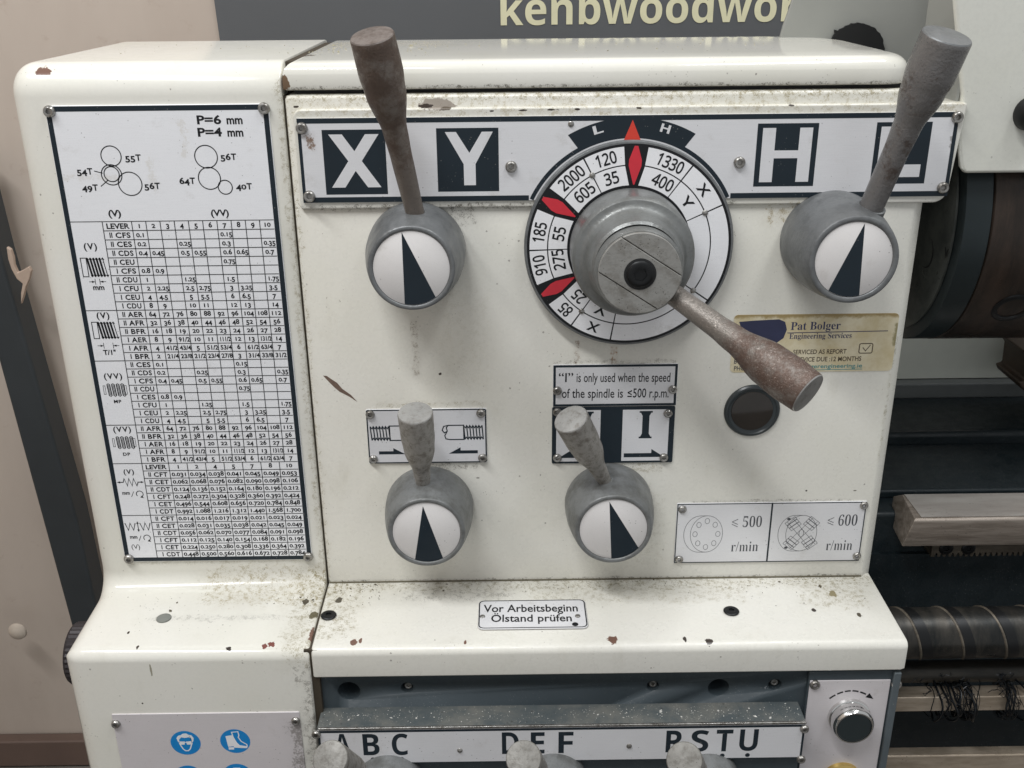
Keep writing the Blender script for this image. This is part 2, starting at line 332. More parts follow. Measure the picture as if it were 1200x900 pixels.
# ------------------------------------------------------------------ mesh helpers
def tag(o, label=None, cat=None, group=None, kind=None):
    for k, v in (('label', label), ('category', cat), ('group', group), ('kind', kind)):
        if v: o[k] = v
    return o
def root(name, loc, label, cat, group=None):
    o = bpy.data.objects.new(name, None); COL.objects.link(o); o.location = loc; o.empty_display_size = .02
    return tag(o, label, cat, group)
def wloc(o):
    v = Vector(o.location); 
    while o.parent: o = o.parent; v += Vector(o.location)
    return v
class MB:
    def __init__(s): s.v, s.f, s.sm = [], [], []
    def add(s, vs, fs, smooth=True):
        k = len(s.v); s.v += [Vector(v) for v in vs]
        for f in fs: s.f.append(tuple(i+k for i in f)); s.sm.append(smooth)
        return s
    def box(s, a, b):
        x0, y0, z0 = a; x1, y1, z1 = b
        vs = [(x0,y0,z0),(x1,y0,z0),(x1,y1,z0),(x0,y1,z0),(x0,y0,z1),(x1,y0,z1),(x1,y1,z1),(x0,y1,z1)]
        return s.add(vs, [(0,3,2,1),(4,5,6,7),(0,1,5,4),(1,2,6,5),(2,3,7,6),(3,0,4,7)])
    def prism(s, pl, pts, h0, h1):
        """outline in plane coordinates (counter clockwise), from height h0 to h1"""
        n = len(pts)
        if sum(pts[i][0]*pts[(i+1)%n][1]-pts[(i+1)%n][0]*pts[i][1] for i in range(n)) < 0: pts = pts[::-1]
        vs = [pl.at(a, b, h0) for a, b in pts] + [pl.at(a, b, h1) for a, b in pts]
        fs = [tuple(range(n-1, -1, -1)), tuple(range(n, 2*n))] + [(i, (i+1)%n, n+(i+1)%n, n+i) for i in range(n)]
        return s.add(vs, fs)
    def sheet(s, pl, pts, h):
        n = len(pts)
        if sum(pts[i][0]*pts[(i+1)%n][1]-pts[(i+1)%n][0]*pts[i][1] for i in range(n)) < 0: pts = pts[::-1]
        return s.add([pl.at(a, b, h) for a, b in pts], [tuple(range(n))], False)
    def lathe(s, o, axis, prof, seg=48, ref=None):
        """prof: (radius, height along axis) from the base to the tip"""
        o, w = Vector(o), Vector(axis).normalized()
        u = (Vector(ref) if ref else Vector((0, 0, 1)) if abs(w.z) < .9 else Vector((1, 0, 0)))
        u = (u - w*u.dot(w)).normalized(); t = w.cross(u)
        vs, fs = [], []
        rings = []
        for r, h in prof:
            if r < 1e-7: rings.append([len(vs)]); vs.append(o+w*h)
            else:
                rings.append(list(range(len(vs), len(vs)+seg)))
                vs += [o+w*h+(u*cos(2*pi*i/seg)+t*sin(2*pi*i/seg))*r for i in range(seg)]
        for A, B in zip(rings, rings[1:]):
            for i in range(seg):
                j = (i+1) % seg
                if len(A) == 1 and len(B) == 1: continue
                if len(A) == 1: fs.append((A[0], B[i], B[j])[::-1] if False else (A[0], B[j], B[i])[::-1])
                elif len(B) == 1: fs.append((A[i], A[j], B[0]))
                else: fs.append((A[i], A[j], B[j], B[i]))
        return s.add(vs, fs)
    def tube(s, pts, r, seg=8):
        pts = [Vector(p) for p in pts]; n = len(pts); vs, fs = [], []
        for i, p in enumerate(pts):
            d = (pts[min(i+1, n-1)]-pts[max(i-1, 0)]).normalized()
            u = d.orthogonal().normalized() if i == 0 else (u-d*u.dot(d)).normalized()
            t = d.cross(u); rr = r[i] if isinstance(r, (list, tuple)) else r
            vs += [p+(u*cos(2*pi*k/seg)+t*sin(2*pi*k/seg))*rr for k in range(seg)]
        for i in range(n-1):
            for k in range(seg):
                l = (k+1) % seg; fs.append((i*seg+k, i*seg+l, (i+1)*seg+l, (i+1)*seg+k))
        fs += [tuple(range(seg))[::-1], tuple((n-1)*seg+k for k in range(seg))]
        return s.add(vs, fs)
    def stroke(s, pl, pts, w, h, closed=False):
        """flat printed line along points in plane coordinates"""
        n = len(pts); L = []
        for i in range(n):
            a = Vector(pts[i-1] if (i > 0 or closed) else pts[i]); b = Vector(pts[i]); c = Vector(pts[(i+1) % n] if (i < n-1 or closed) else pts[i])
            d1 = (b-a).normalized() if (b-a).length > 1e-9 else (c-b).normalized(); d2 = (c-b).normalized() if (c-b).length > 1e-9 else d1
            m = (d1+d2); m = m.normalized() if m.length > 1e-6 else d1
            nn = Vector((-m.y, m.x)); k = 1/max(.45, nn.dot(Vector((-d1.y, d1.x))))
            L.append((b-nn*w/2*k, b+nn*w/2*k))
        vs = [pl.at(p.x, p.y, h) for q in L for p in q]
        fs = [(2*i, 2*((i+1) % n), 2*((i+1) % n)+1, 2*i+1) for i in range(n if closed else n-1)]
        return s.add(vs, fs, False)
    def rect(s, pl, x0, y0, x1, y1, h): return s.sheet(pl, [(x0, y0), (x1, y0), (x1, y1), (x0, y1)], h)
    def obj(s, name, mat, parent=None, bevel=0, seg=2, sharp=35, fix=False, label=None, kind=None):
        me = bpy.data.meshes.new(name); off = wloc(parent) if parent else Vector((0, 0, 0))
        me.from_pydata([tuple(v-off) for v in s.v], [], s.f)
        if fix:
            bm = bmesh.new(); bm.from_mesh(me); bmesh.ops.recalc_face_normals(bm, faces=bm.faces); bm.to_mesh(me); bm.free()
        me.polygons.foreach_set('use_smooth', s.sm); me.materials.append(mat)
        if any(s.sm): me.set_sharp_from_angle(angle=rad(sharp))
        me.update()
        o = bpy.data.objects.new(name, me); COL.objects.link(o)
        if parent: o.parent = parent
        if bevel:
            b = o.modifiers.new('bevel', 'BEVEL'); b.width = bevel; b.segments = seg; b.limit_method = 'ANGLE'; b.angle_limit = rad(40)
            b.harden_normals = True
        return tag(o, label, None, None, kind)
def circ(c, r, n=40, a0=0, a1=2*pi): 
    full = abs(a1-a0-2*pi) < 1e-6
    return [(c[0]+r*cos(a0+(a1-a0)*i/(n if full else n-1)), c[1]+r*sin(a0+(a1-a0)*i/(n if full else n-1))) for i in range(n)]
def rrect(x0, y0, x1, y1, r, n=5):
    out = []
    for cx, cy, a in ((x1-r, y1-r, 0), (x0+r, y1-r, 90), (x0+r, y0+r, 180), (x1-r, y0+r, 270)):
        out += [(cx+r*cos(rad(a+90*i/n)), cy+r*sin(rad(a+90*i/n))) for i in range(n+1)]
    return out

# ------------------------------------------------------------------ lettering (glyph outlines of the built-in font, cached as flat meshes)
def remap(c, st):
    o = ord(c)
    tab = {'b': (0x1D5D4, 0x1D5EE, 0x1D7EC), 'd': (0x1D5A0, 0x1D5BA, 0x1D7E2), 'f': (0x1D400, 0x1D41A, 0x1D7CE), 'ft': (0x1D400, 0x1D41A, 0x1D7CE)}.get(st)
    if not tab: return c
    if 'A' <= c <= 'Z': return chr(tab[0]+o-65)
    if 'a' <= c <= 'z': return chr(tab[1]+o-97)
    if '0' <= c <= '9': return chr(tab[2]+o-48)
    return c
OFFS = {'g': 0.0, 'gb': .030, 'b': 0.0, 's': .006, 'd': .022, 'f': 0.0, 'ft': -.012, 'bb': .016}
USED = {
 'g': '0123456789./()=PmTVLEVRIUCFSDABM"', 'gb': 'MLHP0123456789./()=PTVmERCFSDABUI"', 'b': 'LHABCDEFRSTUkenbwodr',
 's': '0123456789XYIisonlyuedwhtpfra.mk≤“”', 'd': '0123456789XY', 'f': 'PatBolgerEngineeringServices', 'ft': '056r/min⩽',
 'bb': 'VorAbeitsgnÖlandprüfSERVICEDASPOTNXUMH:12kByw.Y',
}
GL = {}
def load_glyphs():
    tmp = []
    for st, cs in USED.items():
        for c in sorted(set(cs)):
            for k, body in ((0, remap(c, st)), (1, remap(c, st)+'I')):
                cu = bpy.data.curves.new('glyph', 'FONT'); cu.body = body; cu.resolution_u = 4 if st in ('b','f') else 3; cu.offset = OFFS[st] if k == 0 else 0
                o = bpy.data.objects.new('glyph', cu); COL.objects.link(o); tmp.append((st, c, k, o))
    cu = bpy.data.curves.new('glyph', 'FONT'); cu.body = 'I'; ref = bpy.data.objects.new('glyph', cu); COL.objects.link(ref)
    dg = bpy.context.evaluated_depsgraph_get()
    e = ref.evaluated_get(dg); me = e.to_mesh(); rx = max(v.co.x for v in me.vertices); e.to_mesh_clear()
    for st, c, k, o in tmp:
        e = o.evaluated_get(dg); me = e.to_mesh()
        vs = [(v.co.x, v.co.y) for v in me.vertices]
        if k == 0:
            fs = []
            for p in me.polygons:
                f = tuple(p.vertices)
                ar = sum(vs[f[i]][0]*vs[f[(i+1)%len(f)]][1]-vs[f[(i+1)%len(f)]][0]*vs[f[i]][1] for i in range(len(f)))
                fs.append(f if ar > 0 else f[::-1])
            GL[st, c] = [vs, fs, 0]
        else: GL[st, c][2] = max(v[0] for v in vs) - rx
        e.to_mesh_clear()
    for *_, o in tmp: 
        cu = o.data; bpy.data.objects.remove(o); bpy.data.curves.remove(cu)
    bpy.data.objects.remove(ref)
load_glyphs()
CAPH = {k: max(v[1] for v in GL[k, 'I' if (k, 'I') in GL else 'E' if (k, 'E') in GL else '0'][0]) for k in {q[0] for q in GL}}
def twidth(s, st): return sum(.3 if c == ' ' else GL[st, c][2] for c in s)
def text(mb, pl, s, a, b, hgt, h, st='g', width=None, ang=0., anchor='l', oldstyle=False, track=0.):
    """text with cap height hgt, baseline start (or centre) at (a, b) in plane coordinates; width squeezes it to a length"""
    k = hgt/CAPH[st]; kx = k
    full = twidth(s, st)*k + track*(len(s)-1)
    if width: kx = k*width/full; full = width
    x = 0. if anchor == 'l' else -full/2 if anchor == 'c' else -full
    ca, sa = cos(ang), sin(ang)
    for c in s:
        if c == ' ': x += .3*kx + track; continue
        vs, fs, adv = GL[st, c]; dy = 0.; kk = k
        if oldstyle and c.isdigit():
            if c in '34579': dy = -.24*hgt
            if c in '012': kk = k*.78
        out = []
        for u, v in vs:
            X, Y = x+u*kx, v*kk+dy
            out.append(pl.at(a+X*ca-Y*sa, b+X*sa+Y*ca, h))
        mb.add(out, fs, False); x += adv*kx + track
def ptext(mb, pl, s, x0, y0, x1, y1, capx, h, st='g'):
    """text whose baseline runs between two points seen at these picture positions"""
    A, B = Vector(pl.px(x0, y0)), Vector(pl.px(x1, y1)); C = Vector(pl.px(x0, y0-capx)); d = B-A
    text(mb, pl, s, A.x, A.y, (C-A).length, h, st, d.length, math.atan2(d.y, d.x))
def boxglyph(mb, pl, c, st, x0, y0, x1, y1, h):
    vs, fs, _ = GL[st, c]; a0, a1 = min(v[0] for v in vs), max(v[0] for v in vs); b0, b1 = min(v[1] for v in vs), max(v[1] for v in vs)
    mb.add([pl.at(x0+(u-a0)/(a1-a0)*(x1-x0), y0+(v-b0)/(b1-b0)*(y1-y0), h) for u, v in vs], fs, False)

# ------------------------------------------------------------------ fasteners
def screw_mesh(R, H, hexr, name='screw', mat=m_screw):
    mb = MB(); seg = 24
    def ring(r, z, hx=False):
        out = []
        for i in range(seg):
            a = 2*pi*i/seg; rr = r
            if hx: q = (a % (pi/3))-pi/6; rr = r*cos(pi/6)/cos(q)
            out.append((rr*cos(a), rr*sin(a), z))
        return out
    rs = [ring(R, 0), ring(R, H*.35), ring(R*.92, H*.75), ring(R*.75, H), ring(hexr*1.18, H), ring(hexr, H*.93, True), ring(hexr*.96, H*.2, True)]
    vs = [v for r in rs for v in r]; fs = []
    for k in range(len(rs)-1):
        for i in range(seg): j = (i+1) % seg; fs.append((k*seg+i, k*seg+j, (k+1)*seg+j, (k+1)*seg+i))
    fs.append(tuple((len(rs)-1)*seg+i for i in range(seg)))
    mb.add(vs, fs); o = mb.obj(name, mat, None, sharp=40); me = o.data; bpy.data.objects.remove(o); return me
ME_SCREW = screw_mesh(.0040, .0026, .0019)
ME_SCREW_S = screw_mesh(.0034, .0023, .0015)
ME_SOCKET = screw_mesh(.0060, .0012, .0024, mat=m_black)
ME_PIN = (lambda o: (o.data, bpy.data.objects.remove(o))[0])(MB().lathe((0,0,0), (0,0,1), [(.0021,0),(.0019,.0006),(.0012,.0011),(0,.0013)], 16).obj('pin', m_screw))
def fasten(parent, pl, a, b, h, me=ME_SCREW, name='screw'):
    o = bpy.data.objects.new(name, me); COL.objects.link(o); o.parent = parent
    M = Matrix((pl.u, pl.v, pl.n)).transposed().to_4x4() @ Matrix.Rotation(random.random()*6.28, 4, 'Z')
    o.matrix_local = Matrix.Translation(pl.at(a, b, h)-wloc(parent)) @ M
    return o
def fpx(parent, pl, x, y, h, me=ME_SCREW, name='screw'):
    a, b = pl.px(x, y); return fasten(parent, pl, a, b, h, me, name)

# ================================================================== SETTING: wall and floor
mw = NT('workshop_board')
cw = mw.mix(mw.step(mw.noise(4, 5, .6, stretch=(1,1,.4)), .3, .7), rgb(199,187,175)[:3], rgb(184,171,159)[:3])
cw = mw.mix(mw.step(mw.noise(30, 5, .7), .58, .75, 0, .4), cw, rgb(150,126,110)[:3])
m_wall = mw.done(cw, .6, 0, .3)
WY = .5
wall = MB().box((-2.2, WY, -.1), (2.2, WY+.1, 3.0)).obj('workshop_wall', m_wall, kind='structure')
MB().box((-1.02, -1.6, 0), (-.98, WY, 2.4)).obj('added_shade_wall', m_wall, kind='structure')  # unseen wall, added to keep light off the lower back wall
floor = MB().box((-2.5, -2.6, -.1), (2.5, WY, 0)).obj('workshop_floor', simple('concrete_floor', rgb(96,92,88), .7, nz=.2, ns=12), kind='structure')
pw = VP(-WY)
def wp(x, y): return pw.px(x, y)
m_skirt = simple('skirting_brown', rgb(104,86,77), .6, nz=.2, ns=14)
m_skirt2 = simple('skirting_grey', rgb(118,112,106), .6, nz=.15, ns=30)
z1, z2 = wp(60, 858)[1], wp(60, 887)[1]
MB().box((-1.6, WY-.02, z2), (-.2, WY-.001, z1)).obj('skirting', m_skirt, kind='structure', bevel=.003)
MB().box((-1.6, WY-.05, z2-.25), (-.2, WY-.001, z2-.002)).obj('floor_kerb', m_skirt2, kind='structure', bevel=.004)
# dark upright trunking leaning on the wall
r = root('wall_trunking', P(60, 600, -.46), 'dark slate upright strip leaning against the beige board left of the lathe', 'trunking')
q = VP(-.455)
pts = [q.px(*t) for t in ((-52, 180), (-19, 180), (10, 294), (57, 460), (97, 600), (128, 742), (140, 800), (112, 800), (92, 730), (57, 600), (19, 460), (0, 390))]
mb = MB(); mb.prism(q, pts, -.02, .02)
mb.obj('trunking_body', simple('trunking_slate', rgb(50,55,58), .5, nz=.2, ns=24), r, bevel=.004)
mt = simple('torn_paper', rgb(178,158,142), .7, nz=.25, ns=40)
mb = MB(); q2 = VP(-.43)
mb.prism(q2, [q2.px(*t) for t in ((10, 288), (15, 291), (18, 300), (19, 309), (23, 318), (29, 315), (36, 311), (39, 316), (37, 325), (33, 334), (30, 346), (27, 355), (27, 342), (29, 331), (22, 325), (16, 314), (12, 302))], 0, .006)
tp = mb.obj('torn_tape', mt, None, bevel=.001); tag(tp, 'scrap of torn tan tape stuck on the edge of the dark upright strip', 'tape')
pb = MB().lathe(P(22, 738, -.46), (0, -1, 0), [(.010, 0), (.0125, .003), (.0115, .006), (.007, .009), (0, .0105)], 32)
tag(pb.obj('pebble', simple('pebble_pale', rgb(196,184,170), .7)), 'pale rounded blob on the beige board at lower left', 'blob')
# banner
bx = [wp(248, -60), wp(262, 52), wp(262, 90), wp(1130, 80), wp(1130, -60)]
ban = root('banner', (bx[0][0], WY-.002, bx[1][1]), 'dark grey banner with cream lower-case lettering on the wall behind the lathe', 'banner')
m_ban = simple('banner_grey', rgb(88,90,92), .55, nz=.07, ns=9)
mb = MB(); mb.prism(pw, [(wp(250, 0)[0]-.02, 3-1.1), (wp(252, 0)[0], wp(252, 0)[1]), (wp(262, 52)[0], wp(262, 52)[1]-.08), (.62, wp(262, 52)[1]-.08), (.62, 3-1.1)], .001, .004)
mb.obj('banner_sheet', m_ban, ban)
mb = MB(); ptext(mb, pw, 'kenbwoodwor', 583, 29.5, 932, 24.5, 38, .0046, 'b')
mb.obj('banner_lettering', simple('banner_cream', rgb(214,210,176), .6, nz=.14, ns=50), ban)

# ================================================================== HEADSTOCK
X0, X1 = -.1446, .2928
ztop, zface_top = CAMZ-.0605, CAMZ-.0815
hs = root('lathe_headstock', (0, .1, 1.0), 'cream painted lathe headstock with panel, top cover, ledge and dark gearbox band', 'headstock')
mb = MB()
# front panel: outline in plan with a chamfered right corner, extruded in z, rounded top edge
def panel_plan(o):
    return [(X0+o, .17), (X0+o, .0015+o), (X0+.0015+o, o), (X1-.0095, o), (X1-.0078, .0006+o), (X1-.0012-o, .0058), (X1-o, .0085), (X1-o, .17)]
levels = [(ZL-.03, 0), (zface_top-.003, 0), (zface_top-.0009, .0009), (zface_top, .003)]
vs, fs = [], []; n = 8
for z, o in levels: vs += [(x, y, z) for x, y in panel_plan(o)]
for k in range(len(levels)-1): 
    for i in range(n): j = (i+1) % n; fs.append((k*n+i, k*n+j, (k+1)*n+j, (k+1)*n+i))
fs += [tuple(range(n))[::-1], tuple((len(levels)-1)*n+i for i in range(n))]
mb.add(vs, fs); mb.obj('front_panel', m_panel, hs, sharp=50)
scr = MB(); scr.sheet(VP(0), [VP(0).px(*t) for t in ((378.5, 440), (383, 440.5), (388, 444), (395, 448.5), (401, 455.5), (411, 462.5), (419, 471), (409, 464.5), (398, 459), (391.5, 453.5), (386, 448))], .00012)
scr.obj('paint_scratch', simple('scratch_brown', rgb(112, 92, 80), .7, nz=.35, ns=300), hs)
# raised header pad under the big letter plate
pf = VP(0)
pad = []
x0, x1, zt, zb = -.1400, .3090, CAMZ-.0905, CAMZ-.1575
for cx, cz, a, rr in ((x1, zt, 0, .002), (x0, zt, 90, .006), (x0, zb, 180, .002), (x1-.004, zb, 270, .010)):
    sx = -1 if a in (0, 270) else 1; sz = -1 if a in (0, 90) else 1
    pad += [(cx+sx*rr+rr*cos(rad(a+15*i)), cz+sz*rr+rr*sin(rad(a+15*i))) for i in range(7)]
mb = MB(); mb.prism(pf, pad, -.03, .0028); mb.obj('header_pad', m_panel, hs, bevel=.0014, seg=3)
# fillers: body side block behind pad right end
mb = MB().box((X1-.02, .031, CAMZ-.16), (.300, .16, CAMZ-.092)); mb.obj('header_side', m_panel, hs, bevel=.004)
# top cover with rounded front edge and rounded plan corner on the right
def cover_plan(o, rr=.055):
    pts = [(X0-.0006+o, .20-o)]
    xr = .2735-o; pts += [(X0-.0006+o, o)]
    c = (xr-.02, .02+o); pts += [(c[0]+.02*sin(rad(t)), c[1]-.02*cos(rad(t))) for t in range(0, 91, 15)]
    c = (xr-rr, .20-o-rr); pts += [(c[0]+rr*cos(rad(t)), c[1]+rr*sin(rad(t))) for t in range(0, 91, 10)]
    return pts
prof = [(CAMZ-.0788, .0016), (CAMZ-.0782, .0004), (CAMZ-.0770, 0), (CAMZ-.0690, .0004)] + [(ztop-.0095*(1-sin(rad(t))), .0098*(1-cos(rad(t)))+.0004) for t in range(10, 91, 10)] + [(ztop+.0007, .030)]
vs, fs = [], []; n = len(cover_plan(0))
for z, o in prof: vs += [(x, y, z) for x, y in cover_plan(o)]
for k in range(len(prof)-1):
    for i in range(n): j = (i+1) % n; fs.append((k*n+i, k*n+j, (k+1)*n+j, (k+1)*n+i))
fs += [tuple(range(n))[::-1], tuple((len(prof)-1)*n+i for i in range(n))]
mb = MB().add(vs, fs); mb.obj('top_cover', m_cover, hs, sharp=35)
mb = MB().box((X0+.006, .006, CAMZ-.0818), (.266, .15, CAMZ-.0780)); mb.obj('cover_gasket', m_hole, hs)
# ledge
def rounded(corners, off=0.):
    """corners: (y, z, radius) of a closed profile, counter clockwise seen with y to the right and z up; off shrinks it"""
    n = len(corners); out = []; L = []
    for i in range(n):
        a, b, c = (Vector(corners[(i+k) % n][:2]) for k in (-1, 0, 1))
        d1, d2 = (b-a).normalized(), (c-b).normalized(); n1, n2 = Vector((-d1.y, d1.x)), Vector((-d2.y, d2.x))
        m = n1+n2; p = b + m*(off/(1+n1.dot(n2)))
        cr = d1.x*d2.y-d1.y*d2.x
        L.append((p, d1, d2, n1, cr, corners[i][2]))
    for p, d1, d2, n1, cr, r in L:
        if r == 0: out.append(tuple(p)); continue
        rr = r-off if cr > 0 else r+off
        rr = max(rr, 1e-4); ang = math.acos(max(-1, min(1, d1.dot(d2)))); t = rr*math.tan(ang/2)
        sg = 1 if cr > 0 else -1; c = p-d1*t+n1*rr*sg
        for k in range(9):
            th = ang*k/8*sg; v = -n1*rr*sg; out.append((c.x+v.x*cos(th)-v.y*sin(th), c.y+v.x*sin(th)+v.y*cos(th)))
    return out
def extrude_x(mb, corners, xs):
    """xs: list of (x, inset) loops"""
    vs, fs, n = [], [], 0
    for x, o in xs:
        q = rounded(corners, o); n = len(q); vs += [(x, y, z) for y, z in q]
    for k in range(len(xs)-1):
        for i in range(n): j = (i+1) % n; fs.append((k*n+i, k*n+j, (k+1)*n+j, (k+1)*n+i))
    fs += [tuple(range(n))[::-1], tuple((len(xs)-1)*n+i for i in range(n))]
    return mb.add(vs, fs)
LD = -.0850
led = [(.10, ZL-.02, 0), (-.076, ZL-.02, 0), (-.076, ZL-.0262, .0), (LD, ZL-.0262, .0012), (LD, ZL-.0016, .0062), (.0003, ZL, 0), (.10, ZL, 0)][::-1]
led = [(y, z, r_) for y, z, r_ in led]
def ccw(c): 
    s = sum(c[i][0]*c[(i+1)%len(c)][1]-c[(i+1)%len(c)][0]*c[i][1] for i in range(len(c))); return c if s > 0 else c[::-1]
mb = MB(); extrude_x(mb, ccw(led), [(X0, .0012), (X0+.0006, .0003), (X0+.0016, 0), (X1-.004, 0), (X1-.0012, .0010), (X1, .0034)])
ledge = mb.obj('ledge', m_ledge, hs, sharp=40, fix=True)
# seam where the front panel meets the ledge
MB().box((X0+.001, -.0009, ZL+.0001), (X1-.009, .002, ZL+.0010)).obj('panel_gasket', simple('seam_grime', rgb(104,98,80), .7, nz=.3, ns=200), hs)
# dark gearbox band with real holes
BD = .078
mb = MB().box((X0+.0012, -BD, .86), (.2905, .10, ZL-.0205)); band = mb.obj('gearbox_front', m_slate, hs, bevel=.0015)
cut = []
for (x, y, R) in ((409, 810, .0084), (477, 806, .0048), (765, 804, .0048), (842, 806, .0080), (908, 802.5, .0052)):
    a, b = VP(BD).px(x, y)
    mc = MB().lathe((a, -BD+.03, b), (0, -1, 0), [(0, 0), (R*.8, 0), (R*.86, .012), (R, .0285), (R*1.05, .035), (0, .035)], 32).obj('cutter', m_hole, None)
    md = band.modifiers.new('hole', 'BOOLEAN'); md.operation = 'DIFFERENCE'; md.object = mc; md.solver = 'EXACT'; cut.append(mc)
dg = bpy.context.evaluated_depsgraph_get(); me = bpy.data.meshes.new_from_object(band.evaluated_get(dg)); band.modifiers.clear(); band.data = me
for c in cut: bpy.data.objects.remove(c)
for (x, y) in ((478, 807), (766, 805), (909, 803)): 
    a, b = VP(BD).px(x, y); fasten(hs, VP(BD), a, b-.0004, -.006, ME_SCREW_S)
for (x, y) in ((385, 721), (857, 716)):
    a, b = HP(ZL).px(x, y); fasten(hs, HP(ZL), a, b, -.0001, ME_SOCKET, 'socket_screw')
# feed gearbox housing that stands proud of the band
HD = .0995; xh0, xh1 = -.1425, .2183; zh = CAMZ-.5208
mb = MB().box((xh0, -HD, zh-.034), (xh1, -BD+.002, zh)); mb.obj('gearbox_housing', m_dusty, hs, bevel=.0012)
mb = MB().box((xh0+.001, -HD+.004, .86), (xh1-.001, -BD+.002, zh-.0342)); mb.obj('gearbox_lower_front', m_slate, hs)
# little rims of the housing top edge, bright worn metal
mb = MB().box((xh0+.001, -HD-.0016, zh-.0016), (xh1, -HD+.0004, zh+.0003)); mb.obj('housing_edge', m_screw, hs, bevel=.0005)
# electrical box base on the right
mb = MB().box((.2225, -BD-.0035, .86), (.2905, -BD+.001, CAMZ-.4905)); mb.obj('switch_panel_base', m_slate, hs, bevel=.0008)
mb = MB().box((.2850, -BD-.0065, .86), (.2906, -BD-.003, CAMZ-.4905)); mb.obj('panel_side_strip', dust_paint('strip_slate', rgb(84,92,96)[:3], amt=.3), hs, bevel=.001)
# blind plug
a, b = pf.px(881, 481)
pl_ = root('sight_plug', (a, 0, b), 'round dark plug set in the cream panel under the tip of the dial handle', 'plug')
mb = MB().lathe((a, 0, b), (0, -1, 0), [(.0210, 0), (.0208, .0012), (.0198, .0022), (.0186, .0024), (.0178, .0014), (.0160, .0010), (0, .0002)], 64); mb.obj('plug_rim', simple('plug_black', rgb(50,56,58), .32), pl_)
mb = MB().lathe((a, 0, b), (0, -1, 0), [(.0158, .0009), (.0155, .0015), (.010, .0019), (0, .0021)], 48); mb.obj('plug_face', simple('plug_glass', rgb(50,46,42), .08, nz=.3, ns=60), pl_)

# ================================================================== GEAR COVER (left casting)
gc = root('gear_cover', (-.23, .1, 1.0), 'cream gear cover at the left end carrying the thread chart and safety sign', 'gear cover')
GX0, GX1 = -.3285, -.1462
gp = ccw([(.20, ztop, .0), (0, ztop, .021), (0, ZL+.0005, .013), (-.0852, ZL-.0018, .009), (-.0852, .84, 0), (.20, .84, 0)])
xs = [(GX0+.016*(1-sin(rad(t))), .016*(1-cos(rad(t)))) for t in range(90, -1, -10)][::1]
xs = [(GX0+.016*(1-cos(rad(t))), .016*(1-sin(rad(t)))) for t in range(0, 91, 10)]
xs += [(GX1-.0016, 0), (GX1-.0005, .0004), (GX1, .0014)]
mb = MB(); extrude_x(mb, gp, xs); mb.obj('cover_casting', m_gear, gc, sharp=50, fix=True)
a, b = HP(ZL).px(192, 724)
MB().lathe((a, b, ZL-.0012), (0, 0, 1), [(.0056, 0), (.0055, .0014), (.0048, .0017), (0, .0018)], 24).obj('cover_plug', simple('plug_grey', rgb(120,122,116), .6), gc)
mb = MB().box((GX1-.004, .020, .86), (X0+.004, .19, ztop-.0015)); mb.obj('seam_grime', simple('seam_dark', rgb(60,52,40), .8), gc)
MB().box((GX1-.004, .003, .90), (X0+.004, .021, ztop-.022)).obj('seam_filler', simple('seam_dark3', rgb(60,52,40), .8), gc)
MB().box((GX1-.004, -.083, .86), (X0+.004, .01, ZL-.003)).obj('seam_grime', simple('seam_dark2', rgb(60,52,40), .8), gc)
# knurled knob on the far left
kc = P(95, 765, .03); kc.x = GX0
kn = root('knurled_knob', kc, 'black knurled knob on the left flank of the gear cover', 'knob')
mb = MB(); seg = 72; prof = [(.006, 0), (.023, .0005), (.0245, .002), (.0245, .013), (.023, .015), (0, .0155)]
mb.lathe(kc, (-1, 0, 0), prof, seg)
for i, v in enumerate(mb.v):
    d = v-kc
    if Vector((d.y, d.z)).length > .0235 and i % 2: v.y = kc.y+d.y*.965; v.z = kc.z+d.z*.965
mb.obj('knob_grip', simple('knurled_black', rgb(52,48,50), .5, .4), kn, sharp=12)

# ================================================================== NAME PLATES
TH = .0011
def ink(mb, name, mat, parent): return mb.obj(name, mat, parent)
def frame(mb, pl, x0, y0, x1, y1, w, h, r=0.):
    mb.rect(pl, x0, y0, x1, y0+w, h); mb.rect(pl, x0, y1-w, x1, y1, h); mb.rect(pl, x0, y0+w, x0+w, y1-w, h); mb.rect(pl, x1-w, y0+w, x1, y1-w, h)

